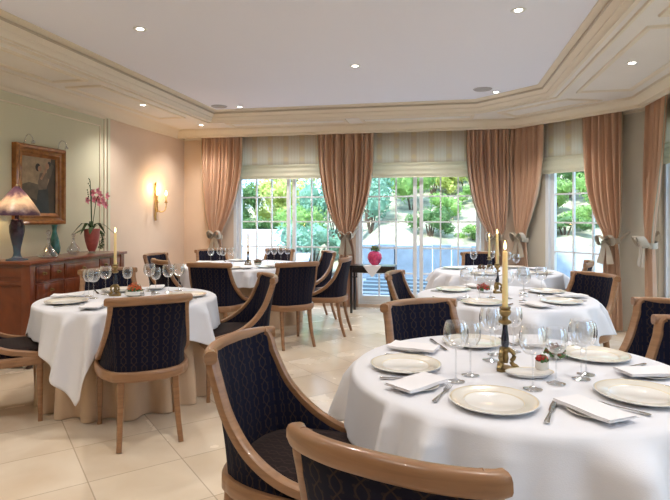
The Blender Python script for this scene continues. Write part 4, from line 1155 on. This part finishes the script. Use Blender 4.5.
def shrub(x, y, z, r, h, col, label, v=0, cat='shrub', name='garden_shrub', group='garden shrubs on the slope'):
    root = empty(name, (x, y, z))
    f = link('foliage', fmesh(v, col), root); f.scale = (r, r, h); f.location = (0, 0, h * .55); f.rotation_euler = (0, 0, x * 3)
    bm = bmesh.new()
    for k in range(4): a = k * 1.6 + x; sweep(bm, [(.03 * cos(a), .03 * sin(a), -.1), (.2 * r * cos(a), .2 * r * sin(a), h * .5)], [.03, .015], 6)
    obj('stems', bm, G['bark'], root)
    tag(root, label, cat, group)
def tree(x, y, z, th, r, h, col, label, v=0):
    root = empty('garden_tree', (x, y, z))
    bm = bmesh.new(); sweep(bm, crom([(0, 0, -.2), (.05, 0, th * .5), (0, .05, th), (.1, 0, th + h * .5)], 4), [.14 - .007 * k for k in range(13)], 10)
    for k in range(4): a = k * 1.57; sweep(bm, [(0, 0, th * .8), (r * .4 * cos(a), r * .4 * sin(a), th + h * .4)], [.06, .02], 6)
    obj('trunk', bm, G['bark'], root)
    f = link('foliage', fmesh(v, col), root); f.scale = (r, r, h); f.location = (0, 0, th + h * .5)
    tag(root, label, 'tree', 'garden trees above the slope')
sh = [(-7.6, 15.9, 1.0, .9, 'mid', 'mid green shrub seen through the leftmost door panes'),
      (-5.6, 16.0, .7, .55, 'dark', 'low dark shrub above the pale path in the left doors'),
      (-3.3, 13.6, .95, .85, 'blue', 'bluish spreading evergreen right of the left door post'),
      (-1.9, 14.4, .85, 1.1, 'blue', 'taller bluish evergreen just left of the central drape'),
      (-5.6, 18.4, 1.2, 1.3, 'lime', 'yellow green shrub high on the slope in the left doors'),
      (-.3, 13.3, .55, .5, 'dark', 'rounded dark shrub above the stone wall right of the central drape'),
      (-.9, 15.9, .95, 1.2, 'mid', 'upright mid green shrub behind the pink vase'),
      (.75, 13.4, .45, .3, 'mid', 'small low shrub on the bright slope, middle door panes'),
      (1.4, 15.2, .6, .5, 'lime', 'small yellow green shrub on the bright slope'),
      (.7, 17.4, .9, .9, 'lime', 'yellow green shrub halfway up the slope, right doors'),
      (2.3, 17.2, .8, .9, 'mid', 'mid green shrub upper right of the right doors'),
      (2.75, 13.2, .65, .35, 'dark', 'low dark shrub outside the narrow bay window'),
      (4.0, 14.6, .9, .9, 'mid', 'mid green shrub outside the narrow bay window, upper panes'),
      (5.9, 14.8, 1.0, 1.1, 'lime', 'yellow green shrub right of the narrow bay window'),
      (5.4, 9.6, .9, .8, 'mid', 'mid green shrub low outside the right side of the bay'),
      (-4.3, 15.6, .8, .9, 'mid', 'mid green shrub between the pale path and the bluish evergreen'),
      (-6.9, 17.6, .9, 1.3, 'dark', 'dark green upright shrub high behind the leftmost panes'),
      (-8.6, 18.6, 1.1, 1.2, 'lime', 'yellow green shrub at the top left of the left doors'),
      (-3.4, 17.0, 1.1, 1.3, 'blue', 'bluish shrub high on the slope left of the central drape'),
      (-.1, 18.6, 1.0, 1.2, 'dark', 'dark green shrub high on the slope beyond the vase table'),
      (2.0, 19.2, .9, 1.1, 'dark', 'dark green shrub at the top of the slope, right doors'),
      (1.9, 13.9, .5, .5, 'dark', 'dark shrub at the wall, right end of the right doors'),
      (.1, 14.7, .5, .5, 'mid', 'mid green low shrub between the vase and the door post'),
      (3.6, 16.8, 1.0, 1.2, 'dark', 'dark green shrub high outside the narrow bay window'),
      (2.9, 15.4, .6, .7, 'mid', 'mid green shrub on the slope behind the right hand drapes'),
      (.9, 15.9, .5, .45, 'mid', 'little mid green shrub midway up the slope, right doors'),
      (-.3, 17.2, .7, .8, 'lime', 'yellow green shrub above the magenta vase'),
      (1.9, 20.6, 1.3, 1.0, 'lime', 'wide yellow green shrub along the top of the slope'),
      (3.3, 13.9, .5, .4, 'mid', 'small mid green shrub low outside the narrow bay window'),
      (-10.2, 17.2, 1.2, 1.2, 'dark', 'dark shrub at the far left end of the garden slope')]
for i, (x, y, r, h, c, l) in enumerate(sh):
    z = gz(x, y) if y > 12.3 and x < 3.1 or y > 12.4 else max(0, (x - 3.2 - 1.5)) * .28
    shrub(x, y, z, r, h, c, l, i % 3)
tr = [(-10.2, 20.5, 1.6, 2.0, 2.6, 'mid', 'broad green tree beyond the leftmost panes'), (-6.2, 22.0, 1.4, 1.9, 2.4, 'lime', 'yellow green tree above the left doors'), (-2.7, 19.6, 1.2, 1.5, 2.3, 'blue', 'bluish green tree behind the central drape'),
      (.2, 21.6, 1.3, 1.5, 2.2, 'mid', 'mid green tree beyond the vase table'), (3.2, 22.0, 1.4, 1.7, 2.1, 'lime', 'yellow green tree beyond the right doors'), (6.6, 18.8, 1.5, 1.8, 2.2, 'mid', 'green tree beyond the narrow bay window'), (10.0, 14.5, 1.4, 2.0, 2.4, 'dark', 'dark green tree far right of the garden')]
for i, (x, y, th, r, h, c, l) in enumerate(tr): tree(x, y, gz(x, y), th, r, h, c, l, i % 3)

# ------------------------------------------------------------------ light, world, camera
wd = bpy.data.worlds.new('sky'); SC.world = wd; wd.use_nodes = True; bg = wd.node_tree.nodes['Background']
bg.inputs[0].default_value = (.50, .72, 1.0, 1); bg.inputs[1].default_value = 4.6
sl = bpy.data.lights.new('sun', 'SUN'); sl.energy = 8.5; sl.color = (1, .95, .85); sl.angle = radians(1.5)
so = bpy.data.objects.new('sun', sl); so.rotation_euler = (radians(38), 0, radians(-12)); COL.objects.link(so)
# soften: floor-bounce sized daylight at the open side behind the viewer comes from the sky itself

cam = bpy.data.cameras.new('camera'); cam.sensor_width = 36; cam.lens = 36 * 540 / 670; cam.shift_y = -34 / 670; cam.clip_start = .05
co = bpy.data.objects.new('camera', cam); co.location = (0, 0, 1.4); co.rotation_euler = (radians(90), 0, AX); COL.objects.link(co); SC.camera = co
SC.view_settings.view_transform = 'Standard'; SC.view_settings.look = 'None'; SC.view_settings.gamma = 1; SC.view_settings.use_curve_mapping = False
SC.view_settings.exposure = 0.0
SC.cycles.max_bounces = 8; SC.cycles.transparent_max_bounces = 24; SC.cycles.diffuse_bounces = 5
SC.cycles.use_denoising = True; SC.cycles.sample_clamp_indirect = 4; SC.cycles.caustics_reflective = False; SC.cycles.caustics_refractive = False
